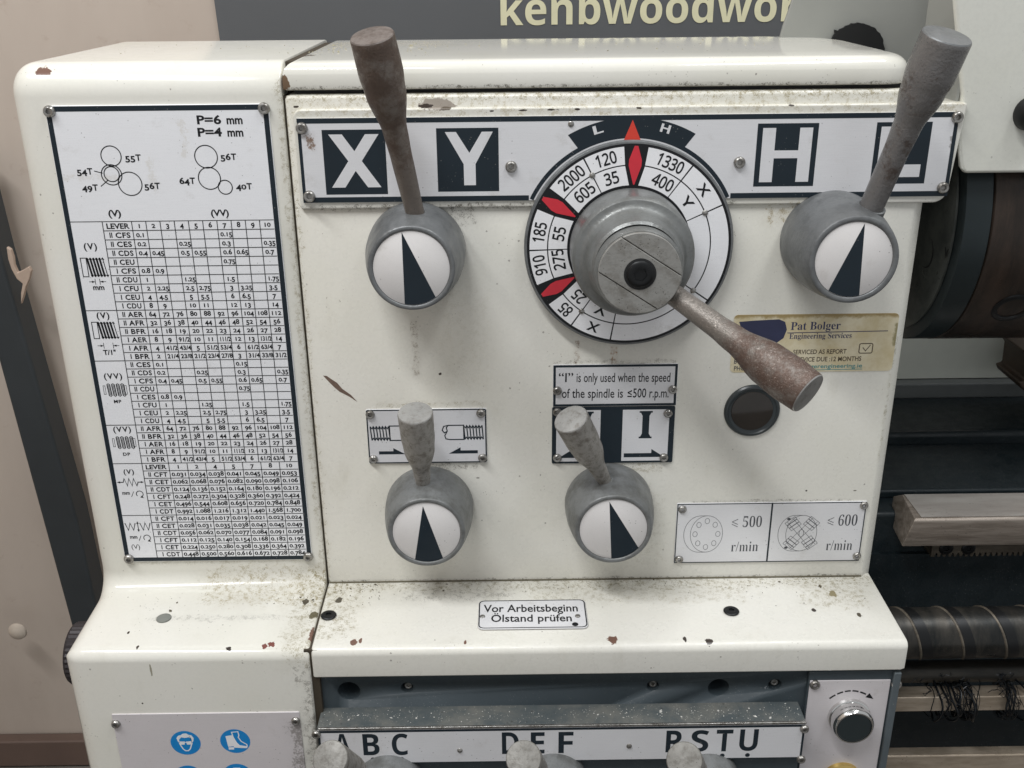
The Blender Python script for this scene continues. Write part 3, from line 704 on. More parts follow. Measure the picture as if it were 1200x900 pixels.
# --- thread and feed chart
ch = root('thread_chart', (-.23, 0, CAMZ-.26), 'tall white thread and feed chart with gear diagram and number table on the gear cover', 'chart plate')
cx0, cx1, cz1, cz0 = -.3036, -.1556, CAMZ-.0868, CAMZ-.4385
mb = MB(); mb.prism(pf, rrect(cx0, cz0, cx1, cz1, .002), -.0005, TH); mb.obj('plate_sheet', m_plate2, ch, bevel=.0003)
hi = TH+.00008
mb = MB(); frame(mb, pf, cx0+.0004, cz0+.0004, cx1-.0004, cz1-.0004, .0034, hi); mb.obj('printed_border', m_ink, ch)
tx0, tx1, tz = -.3000, -.1596, CAMZ-.1648; rh = .2704/42; lx, vx = -.2779, -.2577; cw_ = (tx1-vx)/10
g = MB(); LW = .00052
g.rect(pf, tx0, tz-LW/2, tx1, tz+LW/2, hi)
secs = [('(V)', 'mm', [('LEVER','1','2','3','4','5','6','7','8','9','10'),
 ('II CFS','0.1','','','','','','0.15','','',''),('II CES','0.2','','','0.25','','','0.3','','','0.35'),('II CDS','0.4','0.45','','0.5','0.55','','0.6','0.65','','0.7'),
 ('II CEU','','','','','','','0.75','','',''),('I CFS','0.8','0.9','','','','','','','',''),('II CDU','1','','','1.25','','','1.5','','','1.75'),
 ('I CFU','2','2.25','','2.5','2.75','','3','3.25','','3.5'),('I CEU','4','4.5','','5','5.5','','6','6.5','','7'),('I CDU','8','9','','10','11','','12','13','','14')]),
 ('(V)', 'T/1"', [('II AER','64','72','76','80','88','92','96','104','108','112'),('II AFR','32','36','38','40','44','46','48','52','54','56'),
 ('II BFR','16','18','19','20','22','23','24','26','27','28'),('I AER','8','9','91/2','10','11','111/2','12','13','131/2','14'),
 ('I AFR','4','41/2','43/4','5','51/2','53/4','6','61/2','63/4','7'),('I BFR','2','21/4','23/8','21/2','23/4','27/8','3','31/4','33/8','31/2')]),
 ('(VV)', 'MP', [('II CES','0.1','','','','','','0.15','','',''),('II CDS','0.2','','','0.25','','','0.3','','','0.35'),('I CFS','0.4','0.45','','0.5','0.55','','0.6','0.65','','0.7'),
 ('II CDU','','','','','','','0.75','','',''),('I CES','0.8','0.9','','','','','','','',''),('I CFU','1','','','1.25','','','1.5','','','1.75'),
 ('I CEU','2','2.25','','2.5','2.75','','3','3.25','','3.5'),('I CDU','4','4.5','','5','5.5','','6','6.5','','7')]),
 ('(VV)', 'DP', [('II AFR','64','72','76','80','88','92','96','104','108','112'),('II BFR','32','36','38','40','44','46','48','52','54','56'),
 ('I AER','16','18','19','20','22','23','24','26','27','28'),('I AFR','8','9','91/2','10','11','111/2','12','13','131/2','14'),('I BFR','4','41/2','43/4','5','51/2','53/4','6','61/2','63/4','7')]),
 ('(V)', 'mm/', [('LEVER','1','2','4','5','7','8','10'),('II CFT','0.031','0.034','0.038','0.041','0.045','0.049','0.053'),('II CET','0.062','0.068','0.076','0.082','0.090','0.098','0.106'),
 ('II CDT','0.124','0.136','0.152','0.164','0.180','0.196','0.212'),('I CFT','0.248','0.272','0.304','0.328','0.360','0.392','0.424'),
 ('I CET','0.496','0.544','0.608','0.656','0.720','0.784','0.848'),('I CDT','0.992','1.088','1.216','1.312','1.440','1.568','1.700')]),
 ('(V)', 'mm/', [('II CFT','0.014','0.016','0.017','0.019','0.021','0.023','0.024'),('II CET','0.028','0.031','0.035','0.038','0.042','0.045','0.049'),
 ('II CDT','0.056','0.062','0.070','0.077','0.084','0.091','0.098'),('I CFT','0.112','0.125','0.140','0.154','0.168','0.182','0.196'),
 ('I CET','0.224','0.250','0.280','0.308','0.336','0.364','0.392'),('I CDT','0.448','0.500','0.560','0.616','0.672','0.728','0.784')])]
tm = MB(); row = 0; hj = hi+.00004
for si, (mk, un, rows) in enumerate(secs):
    zs0 = tz-row*rh; zs1 = tz-(row+len(rows))*rh; nc = len(rows[0])-1; cwid = (tx1-vx)/nc; xm = (tx0+lx)/2
    for r_ in rows:
        zt_, zb_ = tz-row*rh, tz-(row+1)*rh
        full = r_ is rows[-1]
        if row < 41: g.rect(pf, tx0 if full else lx, zb_-LW/2, tx1, zb_+LW/2, hj)
        lab = r_[0]; bz = zb_+rh*.22
        if lab == 'LEVER': text(tm, pf, lab, lx+.0022, bz, rh*.58, hi, 'gb', vx-lx-.0044)
        else:
            a_, b_ = lab.split(' ')
            xx = lx+.0036 if a_ == 'II' else lx+.0046
            for k in range(len(a_)): tm.rect(pf, xx+k*.0012, bz, xx+k*.0012+.00072, bz+rh*.58, hi)
            text(tm, pf, b_, lx+.0076, bz, rh*.58, hi, 'gb', .0106, track=.0003)
        for c_, s_ in enumerate(r_[1:]):
            if not s_: continue
            cc = vx+cwid*(c_+.5)
            if nc == 10 and r_[0] != 'LEVER': cc = min(cc+.0006, tx1-.0042) if len(s_) >= 4 else cc
            hh = rh*.56 if nc == 10 else rh*.58
            if '/' in s_: text(tm, pf, s_, cc, bz+.0001, rh*.52, hi, 'gb', min(cwid*.84, .0084), anchor='c')
            else: text(tm, pf, s_, cc, bz+.0003, hh, hi, 'gb', None if len(s_) < 4 else min(cwid*.84, .0088 if nc == 10 else .0126), anchor='c', oldstyle=True)
        row += 1
    g.rect(pf, lx-LW/2, zs1, lx+LW/2, zs0, hj+.00003)
    for c_ in range(nc): g.rect(pf, vx+cwid*c_-LW/2, zs1, vx+cwid*c_+LW/2, zs0, hj+.00003)
    # symbols of the left column
    L = abs(zs0-zs1); 
    def bolt(xc, zc, w, h_, head=True, turns=6):
        if head:
            tm.stroke(pf, [(xc-w*.5, zc-h_*.5), (xc-w*.28, zc-h_*.5), (xc-w*.28, zc+h_*.5), (xc-w*.5, zc+h_*.5)], .0006, hi, True)
            for k in range(turns):
                xa = xc-w*.24+k*w*.12
                tm.stroke(pf, [(xa, zc+h_*.5), (xa+w*.10, zc-h_*.5)], .00145 if k < turns-1 else .0006, hi)
                tm.stroke(pf, [(xa-w*.05, zc+h_*.42), (xa, zc+h_*.5), (xa+w*.05, zc+h_*.40)], .0006, hi)
                tm.stroke(pf, [(xa+w*.05, zc-h_*.42), (xa+w*.10, zc-h_*.5), (xa+w*.15, zc-h_*.40)], .0006, hi)
        else:
            for sx in (-1, 1): tm.stroke(pf, [(xc+sx*w*.5, zc-h_*.36), (xc+sx*w*.42, zc-h_*.36), (xc+sx*w*.42, zc+h_*.36), (xc+sx*w*.5, zc+h_*.36)], .00035, hi, True)
            for k in range(4):
                xa = xc-w*.32+k*w*.2
                for dx in (0, w*.055, w*.11): tm.stroke(pf, [(xa+dx, zc+h_*.46), (xa+dx+w*.03, zc-h_*.46)], .0008 if dx != w*.055 else .0004, hi)
                tm.stroke(pf, [(xa-.0003, zc+h_*.46), (xa+w*.055, zc+h_*.54), (xa+w*.11+.0003, zc+h_*.46)], .00045, hi)
                tm.stroke(pf, [(xa+w*.03-.0003, zc-h_*.46), (xa+w*.085, zc-h_*.54), (xa+w*.14+.0003, zc-h_*.46)], .00045, hi)
    def dim(xc, zc, gap):
        for s_ in (-1, 1):
            tm.stroke(pf, [(xc+s_*gap, zc-.0022), (xc+s_*gap, zc+.0022)], .0004, hi)
            tm.stroke(pf, [(xc+s_*gap, zc), (xc+s_*(gap+.0044), zc)], .0004, hi)
            tm.sheet(pf, [(xc+s_*gap, zc), (xc+s_*(gap+.0024), zc+.0008), (xc+s_*(gap+.0024), zc-.0008)], hi)
    if si == 0:
        text(tm, pf, mk, xm, zs0-.0195, .0044, hi, 'gb', anchor='c', track=.0009); bolt(xm+.0006, zs0-.0325, .0180, .0135); dim(xm+.001, zs0-.0430, .0016); text(tm, pf, un, xm+.001, zs0-.0490, .0040, hi, 'gb', .0082, anchor='c')
    if si == 1:
        text(tm, pf, mk, xm+.0006, zs0-.0058, .0044, hi, 'gb', anchor='c', track=.0009); bolt(xm+.0006, zs0-.0150, .0180, .0125); dim(xm+.001, zs0-.0268, .0034); text(tm, pf, un, xm+.001, zs0-.0338, .0038, hi, 'gb', .0092, anchor='c')
    if si in (2, 3):
        o_ = -.0140 if si == 2 else -.0055
        text(tm, pf, mk, xm+.0004, zs0+o_, .0042, hi, 'gb', anchor='c', track=.0009); bolt(xm+.0004, zs0+o_-.0090, .0170, .0095, False)
        text(tm, pf, un, xm+.0006, zs0+(-.0335 if si == 2 else -.0255), .0026, hi, 'gb', .0056, anchor='c', track=.0003)
    if si >= 4:
        zc = zs0-.0160 if si == 4 else zs0-.0100; amp = .0032
        if si == 4: text(tm, pf, mk, xm, zs0-.0088, .0038, hi, 'gb', anchor='c', track=.0008)
        if si == 4:
            pts = [(xm-.0092, zc), (xm-.0055, zc)]+[(xm-.0045+k*.0018, zc+amp*(1 if k % 2 == 0 else -1)) for k in range(6)]+[(xm+.0058, zc), (xm+.0088, zc)]
            tm.stroke(pf, pts, .0007, hi)
            for s_ in (-1, 1): tm.sheet(pf, [(xm+s_*.0104, zc), (xm+s_*.0080, zc+.0009), (xm+s_*.0080, zc-.0009)], hi)
        else:
            for s_ in (-1, 1): tm.stroke(pf, [(xm+s_*(.0098-k*.0020), zc+amp*(1 if k % 2 == 0 else -1)) for k in range(5)], .0007, hi)
            tm.stroke(pf, [(xm, zc-.003), (xm, zc+.003)], .0006, hi)
            for s_ in (-1, 1): tm.sheet(pf, [(xm, zc+s_*.0048), (xm-.0010, zc+s_*.0026), (xm+.0010, zc+s_*.0026)], hi)
        zt2 = zc-.0115
        text(tm, pf, 'mm', xm-.0078, zt2+.0008, .0032, hi, 'gb', .0060); tm.stroke(pf, [(xm-.0010, zt2-.0012), (xm+.0012, zt2+.0034)], .00045, hi)
        tm.stroke(pf, circ((xm+.0056, zt2+.0012), .0026, 18, rad(-60), rad(220)), .0006, hi)
        tm.sheet(pf, [(xm+.0070, zt2-.0002), (xm+.0084, zt2-.0024), (xm+.0056, zt2-.0018)], hi)
        if si == 5: text(tm, pf, mk, xm-.0045, zt2-.0086, .0040, hi, 'g', anchor='c')
# gear train diagrams
def gear(x, y, rpx): 
    a, b = pf.px(x, y); tm.stroke(pf, circ((a, b), rpx/1630, 40), .0007, hi, True)
gear(130.8, 182.5, 11); gear(131.5, 204.5, 11.2); gear(131.5, 203.7, 8.3); gear(153.2, 215, 13); gear(242, 183.3, 12.4); gear(246, 208.6, 12.2); gear(264.5, 219, 7.8)
for s_, x, y in (('55T', 147.5, 188), ('54T', 91, 204), ('49T', 97.5, 223), ('56T', 170, 221), ('56T', 259, 187), ('64T', 211, 215), ('40T', 277.5, 221.5)):
    a, b = pf.px(x, y); text(tm, pf, s_[:2], a, b, .0042, hi, 'gb', .0070, oldstyle=True); text(tm, pf, 'T', a+.0073, b, .0042, hi, 'gb', .0034)
for (x, y), (x2, y2) in (((111, 200), (121, 202.5)), ((119, 218), (127, 211))): tm.stroke(pf, [pf.px(x, y), pf.px(x2, y2)], .0006, hi)
for s_, x, y, w in (('P=6', 231, 145, 27), ('mm', 266, 145, 18), ('P=4', 232, 159.5, 27), ('mm', 267, 159.5, 18)):
    a, b = pf.px(x, y); text(tm, pf, s_, a, b, .0056, hi, 'gb', w/1630, oldstyle=False)
for s_, x, y in (('(V)', 135.5, 253), ('(VV)', 258.5, 252.5)):
    a, b = pf.px(x, y); text(tm, pf, s_, a, b, .0044, hi, 'gb', .0092 if len(s_) == 3 else .0128, anchor='c')
g.obj('printed_grid', m_inkblack, ch); tm.obj('printed_lettering', m_inkblack, ch)
for a, b in ((cx0+.0030, cz1-.0035), (cx1-.0030, cz1-.0030), (cx0+.0034, cz0+.0030), (cx1-.0030, cz0+.0030)): fasten(ch, pf, a, b, TH, ME_SCREW)

# --- XYHL header plate on the pad
PD = .0028; ph = VP(PD)
hp = root('range_plate', P(740, 185, PD), 'long silver plate with X, Y, H and L blocks above the levers', 'letter plate')
hx0, hx1 = ph.px(352, 190)[0], .3040; hz1, hz0 = CAMZ-.0962, CAMZ-.1526
arcC = None
DF = .0100; pd = VP(DF); dc = pd.px(737.0, 289.3)                          # dial face centre
mb = MB(); mb.prism(ph, [(hx0, hz0), (hx1, hz0), (hx1, hz1), (hx0, hz1)], -.0004, TH); mb.obj('plate_sheet', m_plate, hp, bevel=.0003)
mb = MB(); w_ = .0034
mb.rect(ph, hx0, hz1-w_, hx1, hz1, hi); mb.rect(ph, hx0, hz0, hx0+.0022, hz1-w_, hi); mb.rect(ph, hx1-.0026, hz0, hx1, hz1-w_, hi)
mb.rect(ph, hx0+.0022, hz0, dc[0]-.0690, hz0+.0036, hi); mb.rect(ph, dc[0]+.0690, hz0, hx1-.0026, hz0+.0036, hi)
va = math.asin((hz0+.001-dc[1])/.0752); mb.stroke(ph, circ(dc, .0746, 60, va, pi-va), .0028, hi)
# L-H sector
out_, in_ = circ(dc, .0868, 24, rad(60.5), rad(119.5)), circ(dc, .0735, 24, rad(62), rad(118))
for i in range(23): mb.sheet(ph, [out_[i], out_[i+1], in_[i+1], in_[i]], hi+.00002)
def quadpx(m, pl, pts, h): m.sheet(pl, [pl.px(*p) for p in pts], h)
blk = {'X': (377, 152, 453, 226.5), 'Y': (511, 150, 585, 224), 'H': (887.6, 144, 957, 217.5), 'L': (1027, 143, 1090, 215)}
lt = MB()
def prect(pl, x0, y0, x1, y1):     # axis-aligned rectangle on the plane through two picture corners (upper left, lower right)
    a0, b1 = pl.px(x0, y0); a1, b0 = pl.px(x1, y1); return a0, b0, a1, b1
boxes = {'X': ((377, 152), (455, 227)), 'Y': ((511, 150), (585, 223.5)), 'H': ((888, 144.5), (952, 217.5)), 'L': ((1027.5, 143), (1082, 214.5))}
glyb = {'X': (.10, .11, .90, .93), 'Y': (.14, .10, .91, .94), 'H': (.09, .07, .91, .93), 'L': (.09, .06, .97, .93)}
for c_, (p0, p1) in boxes.items():
    a0, b0, a1, b1 = prect(ph, p0[0], p0[1], p1[0], p1[1]); mb.rect(ph, a0, b0, a1, b1, hi)
    W_, H_ = a1-a0, b1-b0; f0, e0, f1, e1 = glyb[c_]
    lt = MB(); x0_, y0_, x1_, y1_ = a0+f0*W_, b0+e0*H_, a0+f1*W_, b0+e1*H_; hh = hi+.00004
    if c_ == 'H':
        q_ = (x1_-x0_)*.26
        lt.rect(ph, x0_, y0_, x0_+q_, y1_, hh); lt.rect(ph, x1_-q_, y0_, x1_, y1_, hh); lt.rect(ph, x0_+q_, (y0_+y1_)/2-q_*.27+.0003, x1_-q_, (y0_+y1_)/2+q_*.33+.0003, hh)
    elif c_ == 'L':
        q_ = (x1_-x0_)*.22; lt.rect(ph, x0_, y0_, x0_+q_, y1_, hh); lt.rect(ph, x0_+q_, y0_+.002, x1_-.003, y0_+.0105, hh)
    elif c_ == 'Y':
        q_ = (x1_-x0_)*.125; m_ = (x0_+x1_)/2; t_ = (x1_-x0_)*.23; mz = y0_+(y1_-y0_)*.40
        lt.add([ph.at(*p, hh) for p in ((x0_, y1_), (x0_+t_, y1_), (m_, mz+.0075), (m_-q_, mz))], [(3, 2, 1, 0)], False)
        lt.add([ph.at(*p, hh) for p in ((x1_, y1_), (x1_-t_, y1_), (m_, mz+.0075), (m_+q_, mz))], [(0, 1, 2, 3)], False)
        lt.add([ph.at(*p, hh) for p in ((m_-q_, y0_), (m_+q_, y0_), (m_+q_, mz), (m_, mz+.0075), (m_-q_, mz))], [(0, 1, 2, 3, 4)], False)
    else:
        t_ = (x1_-x0_)*.27; lt.sheet(ph, [(x0_, y1_), (x0_+t_, y1_), (x1_, y0_), (x1_-t_, y0_)], hh); lt.sheet(ph, [(x1_, y1_), (x1_-t_, y1_), (x0_, y0_), (x0_+t_, y0_)], hh+.00002)
    lt.obj('printed_letter', m_plate, hp)
mb.obj('printed_blocks', m_ink, hp)
for s_, a_ in (('L', 16.3), ('H', -15.8)):
    lt = MB(); ang = rad(a_); c = (dc[0]-.0795*sin(ang), dc[1]+.0795*cos(ang)); text(lt, ph, s_, c[0], c[1], .0056, hi+.00006, 'b', .0085, ang, 'c'); lt.obj('printed_letter', m_plate, hp)
mb = MB(); mb.sheet(ph, [(dc[0]+.0003, hz1-.0030), (dc[0]-.0058, hz1-.0178), (dc[0]+.0066, hz1-.0178)], hi+.00008); mb.obj('red_pointer', m_pointer, hp)
for x, y in ((354, 150), (363, 229.5), (599, 195), (866, 190), (1121, 137), (1104, 219.5)): fpx(hp, ph, x, y, TH, ME_SCREW)
fpx(hp, ph, 669, 145, TH, ME_PIN, 'rivet')

# --- spindle speed dial
dl = root('speed_dial', (dc[0], 0, dc[1]), 'round spindle speed dial with red diamonds and a brown rusty handle', 'dial')
mb = MB().lathe((dc[0], 0, dc[1]), (0, -1, 0), [(.0700, 0), (.0722, .0040), (.0726, .0085), (.0718, .0098), (.0709, DF), (0, DF)], 96); mb.obj('dial_plate', m_hub, dl)
bk = MB(); wt = MB()
def ringseg(m, r0, r1, a0, a1, h, pl=pd, c=dc, lean=(0, 0)):
    k = max(3, int(abs(a1-a0)/3)+2)
    A = [(c[0]+r1*sin(rad(a0+(a1-a0)*i/(k-1))), c[1]+r1*cos(rad(a0+(a1-a0)*i/(k-1)))) for i in range(k)]
    b0_, b1_ = a0+lean[0], a1+lean[1]
    B = [(c[0]+r0*sin(rad(b0_+(b1_-b0_)*i/(k-1))), c[1]+r0*cos(rad(b0_+(b1_-b0_)*i/(k-1)))) for i in range(k)]
    for i in range(k-1): m.sheet(pl, [A[i], A[i+1], B[i+1], B[i]], h)
ringseg(bk, .0400, .0706, 0, 360, .0001); bk.obj('printed_black_ring', m_inkblack, dl)
RW, RM, RI = .0688, .0563, .0428; dg_ = .45
dia = [2.2, 300, 240.3]; lines = [36.5, 65.5, 124.6, 189.2, 214.6, 268.5, 332]
cells = [(8.6, 36.5), (36.5, 65.5), (65.5, 124.6), (124.6, 189.2), (189.2, 214.6), (214.6, 233.8), (246.8, 268.5), (268.5, 293.5), (306.5, 332), (332, 355.8)]
def near_red(a): return any(abs((a-b+180) % 360-180) < 7.5 for b in dia)
for a0, a1 in cells:
    a0 += dg_; a1 -= dg_; t = .00042
    ringseg(wt, RM+t, RW, a0, a1, .0002); ringseg(wt, RI, RM-t, a0, a1, .0002, lean=(-2.6 if near_red(a0) else 0, 2.6 if near_red(a1) else 0))
wt.obj('printed_white_cells', m_dialface, dl)
for a in dia:
    rd = MB()
    s1_, c1_ = sin(rad(a)), cos(rad(a)); f = lambda r_, t_: (dc[0]+r_*s1_+t_*c1_, dc[1]+r_*c1_-t_*s1_)
    rd.sheet(pd, [f(RW+.0003, -.0012), f(RW+.0003, .0012), f(RM+.0035, .0043), f(RM-.0005, .0043), f(RI+.0004, 0.0004), f(RI+.0004, -.0004), f(RM-.0005, -.0043), f(RM+.0035, -.0043)], .0003)
    rd.obj('red_diamond', m_red, dl)
def rtext(s_, a, r_, hgt, w, st='d'):
    nt = MB(); an = rad(a); text(nt, pd, s_, dc[0]+r_*sin(an), dc[1]+r_*cos(an), hgt, .0003, st, w, -an, 'c'); nt.obj('printed_number', m_inkblack, dl)
ro, ri = RM+.0023, RI+.0024
for o_, i_, a in (('1330', '400', 24.2), ('120', '35', 343.8), ('2000', '605', 320), ('185', '55', 280), ('910', '275', 258.6)):
    rtext(o_, a, ro+.0002, .0083, len(o_)*.0049); rtext(i_, a+(1.5 if a < 300 else .5), ri+.0002, .0083, len(i_)*.0051)
rtext('85', 224, ro, .0083, .0094); rtext('25', 224, ri, .0083, .0096)
for a in (51.5, 202): rtext('X', a, ro+.001, .0068, .0078); rtext('Y', a, ri+.001, .0068, .0076)
for a in (332, 65.5, 124.6, 214.6): fasten(dl, pd, dc[0]+RM*sin(rad(a)), dc[1]+RM*cos(rad(a)), .0002, ME_PIN, 'rivet')
mb = MB().lathe((dc[0], 0, dc[1]), (0, -1, 0), [(.0408, DF), (.0412, .012), (.0412, .0350), (.0406, .0384), (.0392, .0402), (.0374, .0406), (.0352, .0412), (.0336, .0430), (.0322, .0470), (.0308, .0540), (.0298, .0585), (.0280, .0600)], 96); hub = mb.obj('dial_hub', m_dialhub, dl)
cp = VP(.0700); cc = cp.px(750, 321)
mb = MB().lathe((cc[0], 0, cc[1]), (0, -1, 0), [(.0292, .050), (.0284, .0650), (.0272, .0672), (0, .0672)], 72); nose = mb.obj('hub_nose', m_dialhub, dl)
# slotted cap: two side lands and the middle bar
ha = math.atan2(*(lambda a, b: (b[1]-a[1], b[0]-a[0]))(cp.px(785, 345), cp.px(840, 380)))
ux, uy = (cos(ha), sin(ha)), (-sin(ha), cos(ha)); Rc = .0268
def L2(s_, t_): return (cc[0]+ux[0]*s_+uy[0]*t_, cc[1]+ux[1]*s_+uy[1]*t_)
for sg in (-1, 1):
    t0 = .0134; th0 = math.asin(t0/Rc); pts = [L2(Rc*cos(th), sg*Rc*sin(th)) for th in [th0+(pi-2*th0)*i/20 for i in range(21)]]
    mb = MB(); mb.prism(cp, pts, -.0040, 0); mb.obj('cap_land', m_dialcap, nose, bevel=.0006, seg=2)
t0 = .0130; th0 = math.asin(t0/Rc)
pts = [L2(Rc*cos(th), Rc*sin(th)) for th in [-th0+2*th0*i/8 for i in range(9)]] + [L2(Rc*cos(th), Rc*sin(th)) for th in [pi-th0+2*th0*i/8 for i in range(9)]]
mb = MB(); mb.prism(cp, pts, -.0040, .0004); mb.obj('cap_bar', m_dialcap, nose, bevel=.0005, seg=2)
MB().lathe((cc[0], -.0703, cc[1]), (0, -1, 0), [(.0104, .0000), (.0104, .0004), (.0100, .0005), (0, .0005)], 40).obj('bolt_recess', m_hole, nose)
M_BOLT = screw_mesh(.0088, .0016, .0046, 'bolt', m_black); fasten(nose, cp, cc[0], cc[1], .0008, M_BOLT, 'bolt')

# ------------------------------------------------------------------ levers
def solve_tip(S, x, y, tau):
    lo, hi_ = -S.y, -S.y+.16
    for _ in range(50):
        e = (lo+hi_)/2; E = P(x, y, e); d = E-S; a = math.atan2(-d.y, math.hypot(d.x, d.z))
        if a < tau: lo = e
        else: hi_ = e
    return P(x, y, e)
def handle(parent, S, E, prof, mat, tipmat, collar=None, name='handle'):
    d = E-S; L = d.length
    pr = [(0, -.004)] + [(r_, t*L) for t, r_ in prof]
    # smooth the profile
    def interp(t):
        for (t0, r0), (t1, r1) in zip(prof, prof[1:]):
            if t <= t1: 
                k = (t-t0)/(t1-t0); k = k*k*(3-2*k); return r0+(r1-r0)*k
        return prof[-1][1]
    pr = [(0, -.006), (prof[0][1], -.006)] + [(interp(i/36), i/36*L) for i in range(36)]
    rt_ = prof[-1][1]
    pr += [(rt_, L-.0010), (rt_*.985, L-.0003)]
    h = MB().lathe(S, d, pr, 40); grip = h.obj(name, mat, parent)
    MB().lathe(S, d, [(rt_*.985, L-.0003), (rt_*.95, L+.0004), (rt_*.6, L+.0010), (0, L+.0014)], 40).obj('handle_tip', tipmat, grip)
    if collar: MB().lathe(S, d, [(collar, -.004), (collar, .0012), (collar*.9, .0022), (prof[0][1]*.9, .0022)], 24).obj('handle_collar', m_hub, parent)
def lever(name, label, fc, d, rb, rf, rdc, wedge, hs_, he, tau, prof, mats, hub_m=m_hub, group='pointer levers on the headstock panel', base=0.0):
    F = P(fc[0], fc[1], d); r = root(name, (F.x, -base, F.z), label, 'lever', group)
    D_ = d-base
    prof_h = [(rb*.985, 0), (rb, .002), (rb, D_*.22), (rb*.985, D_*.42), (rb+(rf-rb)*.40, D_*.66), (rb+(rf-rb)*.78, D_*.88), (rf, D_-.0014), (rf-.0003, D_-.0005), (rf-.0009, D_), (rdc+.0009, D_), (rdc+.0003, D_-.0006), (rdc+.0001, D_-.0018), (0, D_-.0018)]
    mb = MB().lathe((F.x, -base, F.z), (0, -1, 0), prof_h, 72); mb.obj('hub', hub_m, r, sharp=50)
    _m = MB().lathe((F.x, -base, F.z), (0, -1, 0), [(rdc, D_-.0018), (rdc, D_-.0010), (rdc-.0003, D_-.0008), (0, D_-.0008)], 64); dsc = _m.obj('pointer_disc', m_disc, r)
    q = VP(d-.0008); A, B, C = (Vector(q.px(*w)) for w in wedge); c = Vector((F.x, F.z))
    a0 = math.atan2((B-c).y, (B-c).x); a1 = math.atan2((C-c).y, (C-c).x)
    if a1 < a0: a1 += 2*pi
    rr = rdc-.0002; m = MB(); m.sheet(q, [tuple(c+(A-c)*min(1, rr/(A-c).length))] + [(c.x+rr*cos(a0+(a1-a0)*i/10), c.y+rr*sin(a0+(a1-a0)*i/10)) for i in range(11)], .00012); m.obj('printed_wedge', m_ink, dsc)
    S = P(*hs_); E = solve_tip(S, he[0], he[1], rad(tau)); dr = (E-S).normalized()
    handle(r, S, E, prof, mats[0], mats[1])
    # dark ring where the handle enters the hub
    MB().lathe(S, dr, [(prof[0][1]*1.22, -.004), (prof[0][1]*1.22, .0006), (prof[0][1]*1.08, .0010), (prof[0][1]*.95, .0004)], 24).obj('handle_socket', hub_m, r)
    return r
PU = [(0, .0062), (.35, .0070), (.50, .0078), (.72, .0126), (.82, .0137), (1, .0134)]
PL = [(0, .0050), (.22, .0063), (.55, .0113), (.70, .0122), (1, .0126)]
lever('range_lever', 'lever with a brown rusty handle standing up over the X block', (482, 315), .050, .0342, .0288, .0252, ((470.4, 271.5), (474, 358), (512.2, 350)), (487, 252, .026), (436, 42), 18.6, PU, (m_rust1, m_tipdark))
PU2 = [(0, .0078), (.35, .0080), (.50, .0088), (.70, .0135), (.80, .0150), (1, .0150)]
lever('range_lever', 'lever with a grey, brown-flecked handle leaning right over the L block', (1001, 305), .056, .0348, .0295, .0252, ((1013.6, 261.6), (969.2, 342), (1006.9, 347)), (1021, 243, .036), (1110, 42), 17, PU2, (m_rust2, m_hub))
lever('feed_lever', 'short lever with upright speckled grey handle over the bolt direction plate', (499.7, 624.7), .043, .0338, .0288, .0250, ((495.5, 593), (486.2, 656), (519.3, 654)), (496.5, 571, .022), (486.5, 484), 15, PL, (m_grip, m_tip), m_hubtan)
lever('feed_lever', 'short lever with pale-tipped handle leaning left below the speed notice', (719, 621), .043, .0338, .0288, .0250, ((714.2, 588), (716.5, 652.5), (750.8, 643.6)), (709, 564, .024), (669, 491), 19, PL, (m_grip, m_tip), m_hubtan)
S = P(796, 350, .0585); E = solve_tip(S, 947, 461, rad(42)); handle(dl, S, E, [(0, .0072), (.30, .0078), (.45, .0090), (.72, .0142), (.85, .0148), (1, .0140)], m_rust3, m_tip)
PB = [(0, .0050), (.3, .0060), (.6, .0108), (1, .0116)]
for nm, lab, hx, hub_px in (('gearbox_lever', 'lower lever with grey handle tip in front of the letters A B C', (387, 889), (452, 948)), ('gearbox_lever', 'lower lever with grey handle tip in front of the letters D E F', (613.5, 889), (650, 946)), ('gearbox_lever', 'lower lever with grey handle tip in front of the letters R S T U', (802, 891), (835, 946))):
    F = P(hub_px[0], hub_px[1], .128)
    lever(nm, lab, hub_px, .128, .0250, .0215, .0185, ((hub_px[0]-4, hub_px[1]-20), (hub_px[0]-10, hub_px[1]+20), (hub_px[0]+10, hub_px[1]+20)), (hub_px[0]-14, hub_px[1]-28, .116), hx, 38, PB, (m_grip, m_tipgrey), m_hubtan, 'gearbox selector levers along the bottom', base=HD-.004)

# ------------------------------------------------------------------ small plates on the panel
def small_plate(name, label, cat, x0, y0, x1, y1, mat=m_plate, pl=pf, rr=.0012, th=TH):
    a0, b0, a1, b1 = prect(pl, x0, y0, x1, y1)
    r = root(name, pl.at((a0+a1)/2, (b0+b1)/2), label, cat); m = MB(); m.prism(pl, rrect(a0, b0, a1, b1, rr), -.0004, th); m.obj('plate_sheet', mat, r, bevel=.00025)
    return r, a0, b0, a1, b1
r, a0, b0, a1, b1 = small_plate('speed_notice', 'white notice about using I below 500 r.p.m. on the panel under the dial', 'notice plate', 648, 427, 792, 474.5)
m = MB(); frame(m, pf, a0+.0003, b0+.0003, a1-.0003, b1-.0003, .0018, hi); m.obj('printed_border', m_ink, r)
m = MB()
def ctext(m, pl, s_, x0, y0, x1, y1, cap, st): ptext(m, pl, s_, x0, y0, x1, y1, cap, hi, st)
ctext(m, pf, '“I”', 654, 447, 672, 447, 10.5, 's'); ctext(m, pf, 'is only used when the speed', 675, 447, 785.5, 446.5, 10.5, 's')
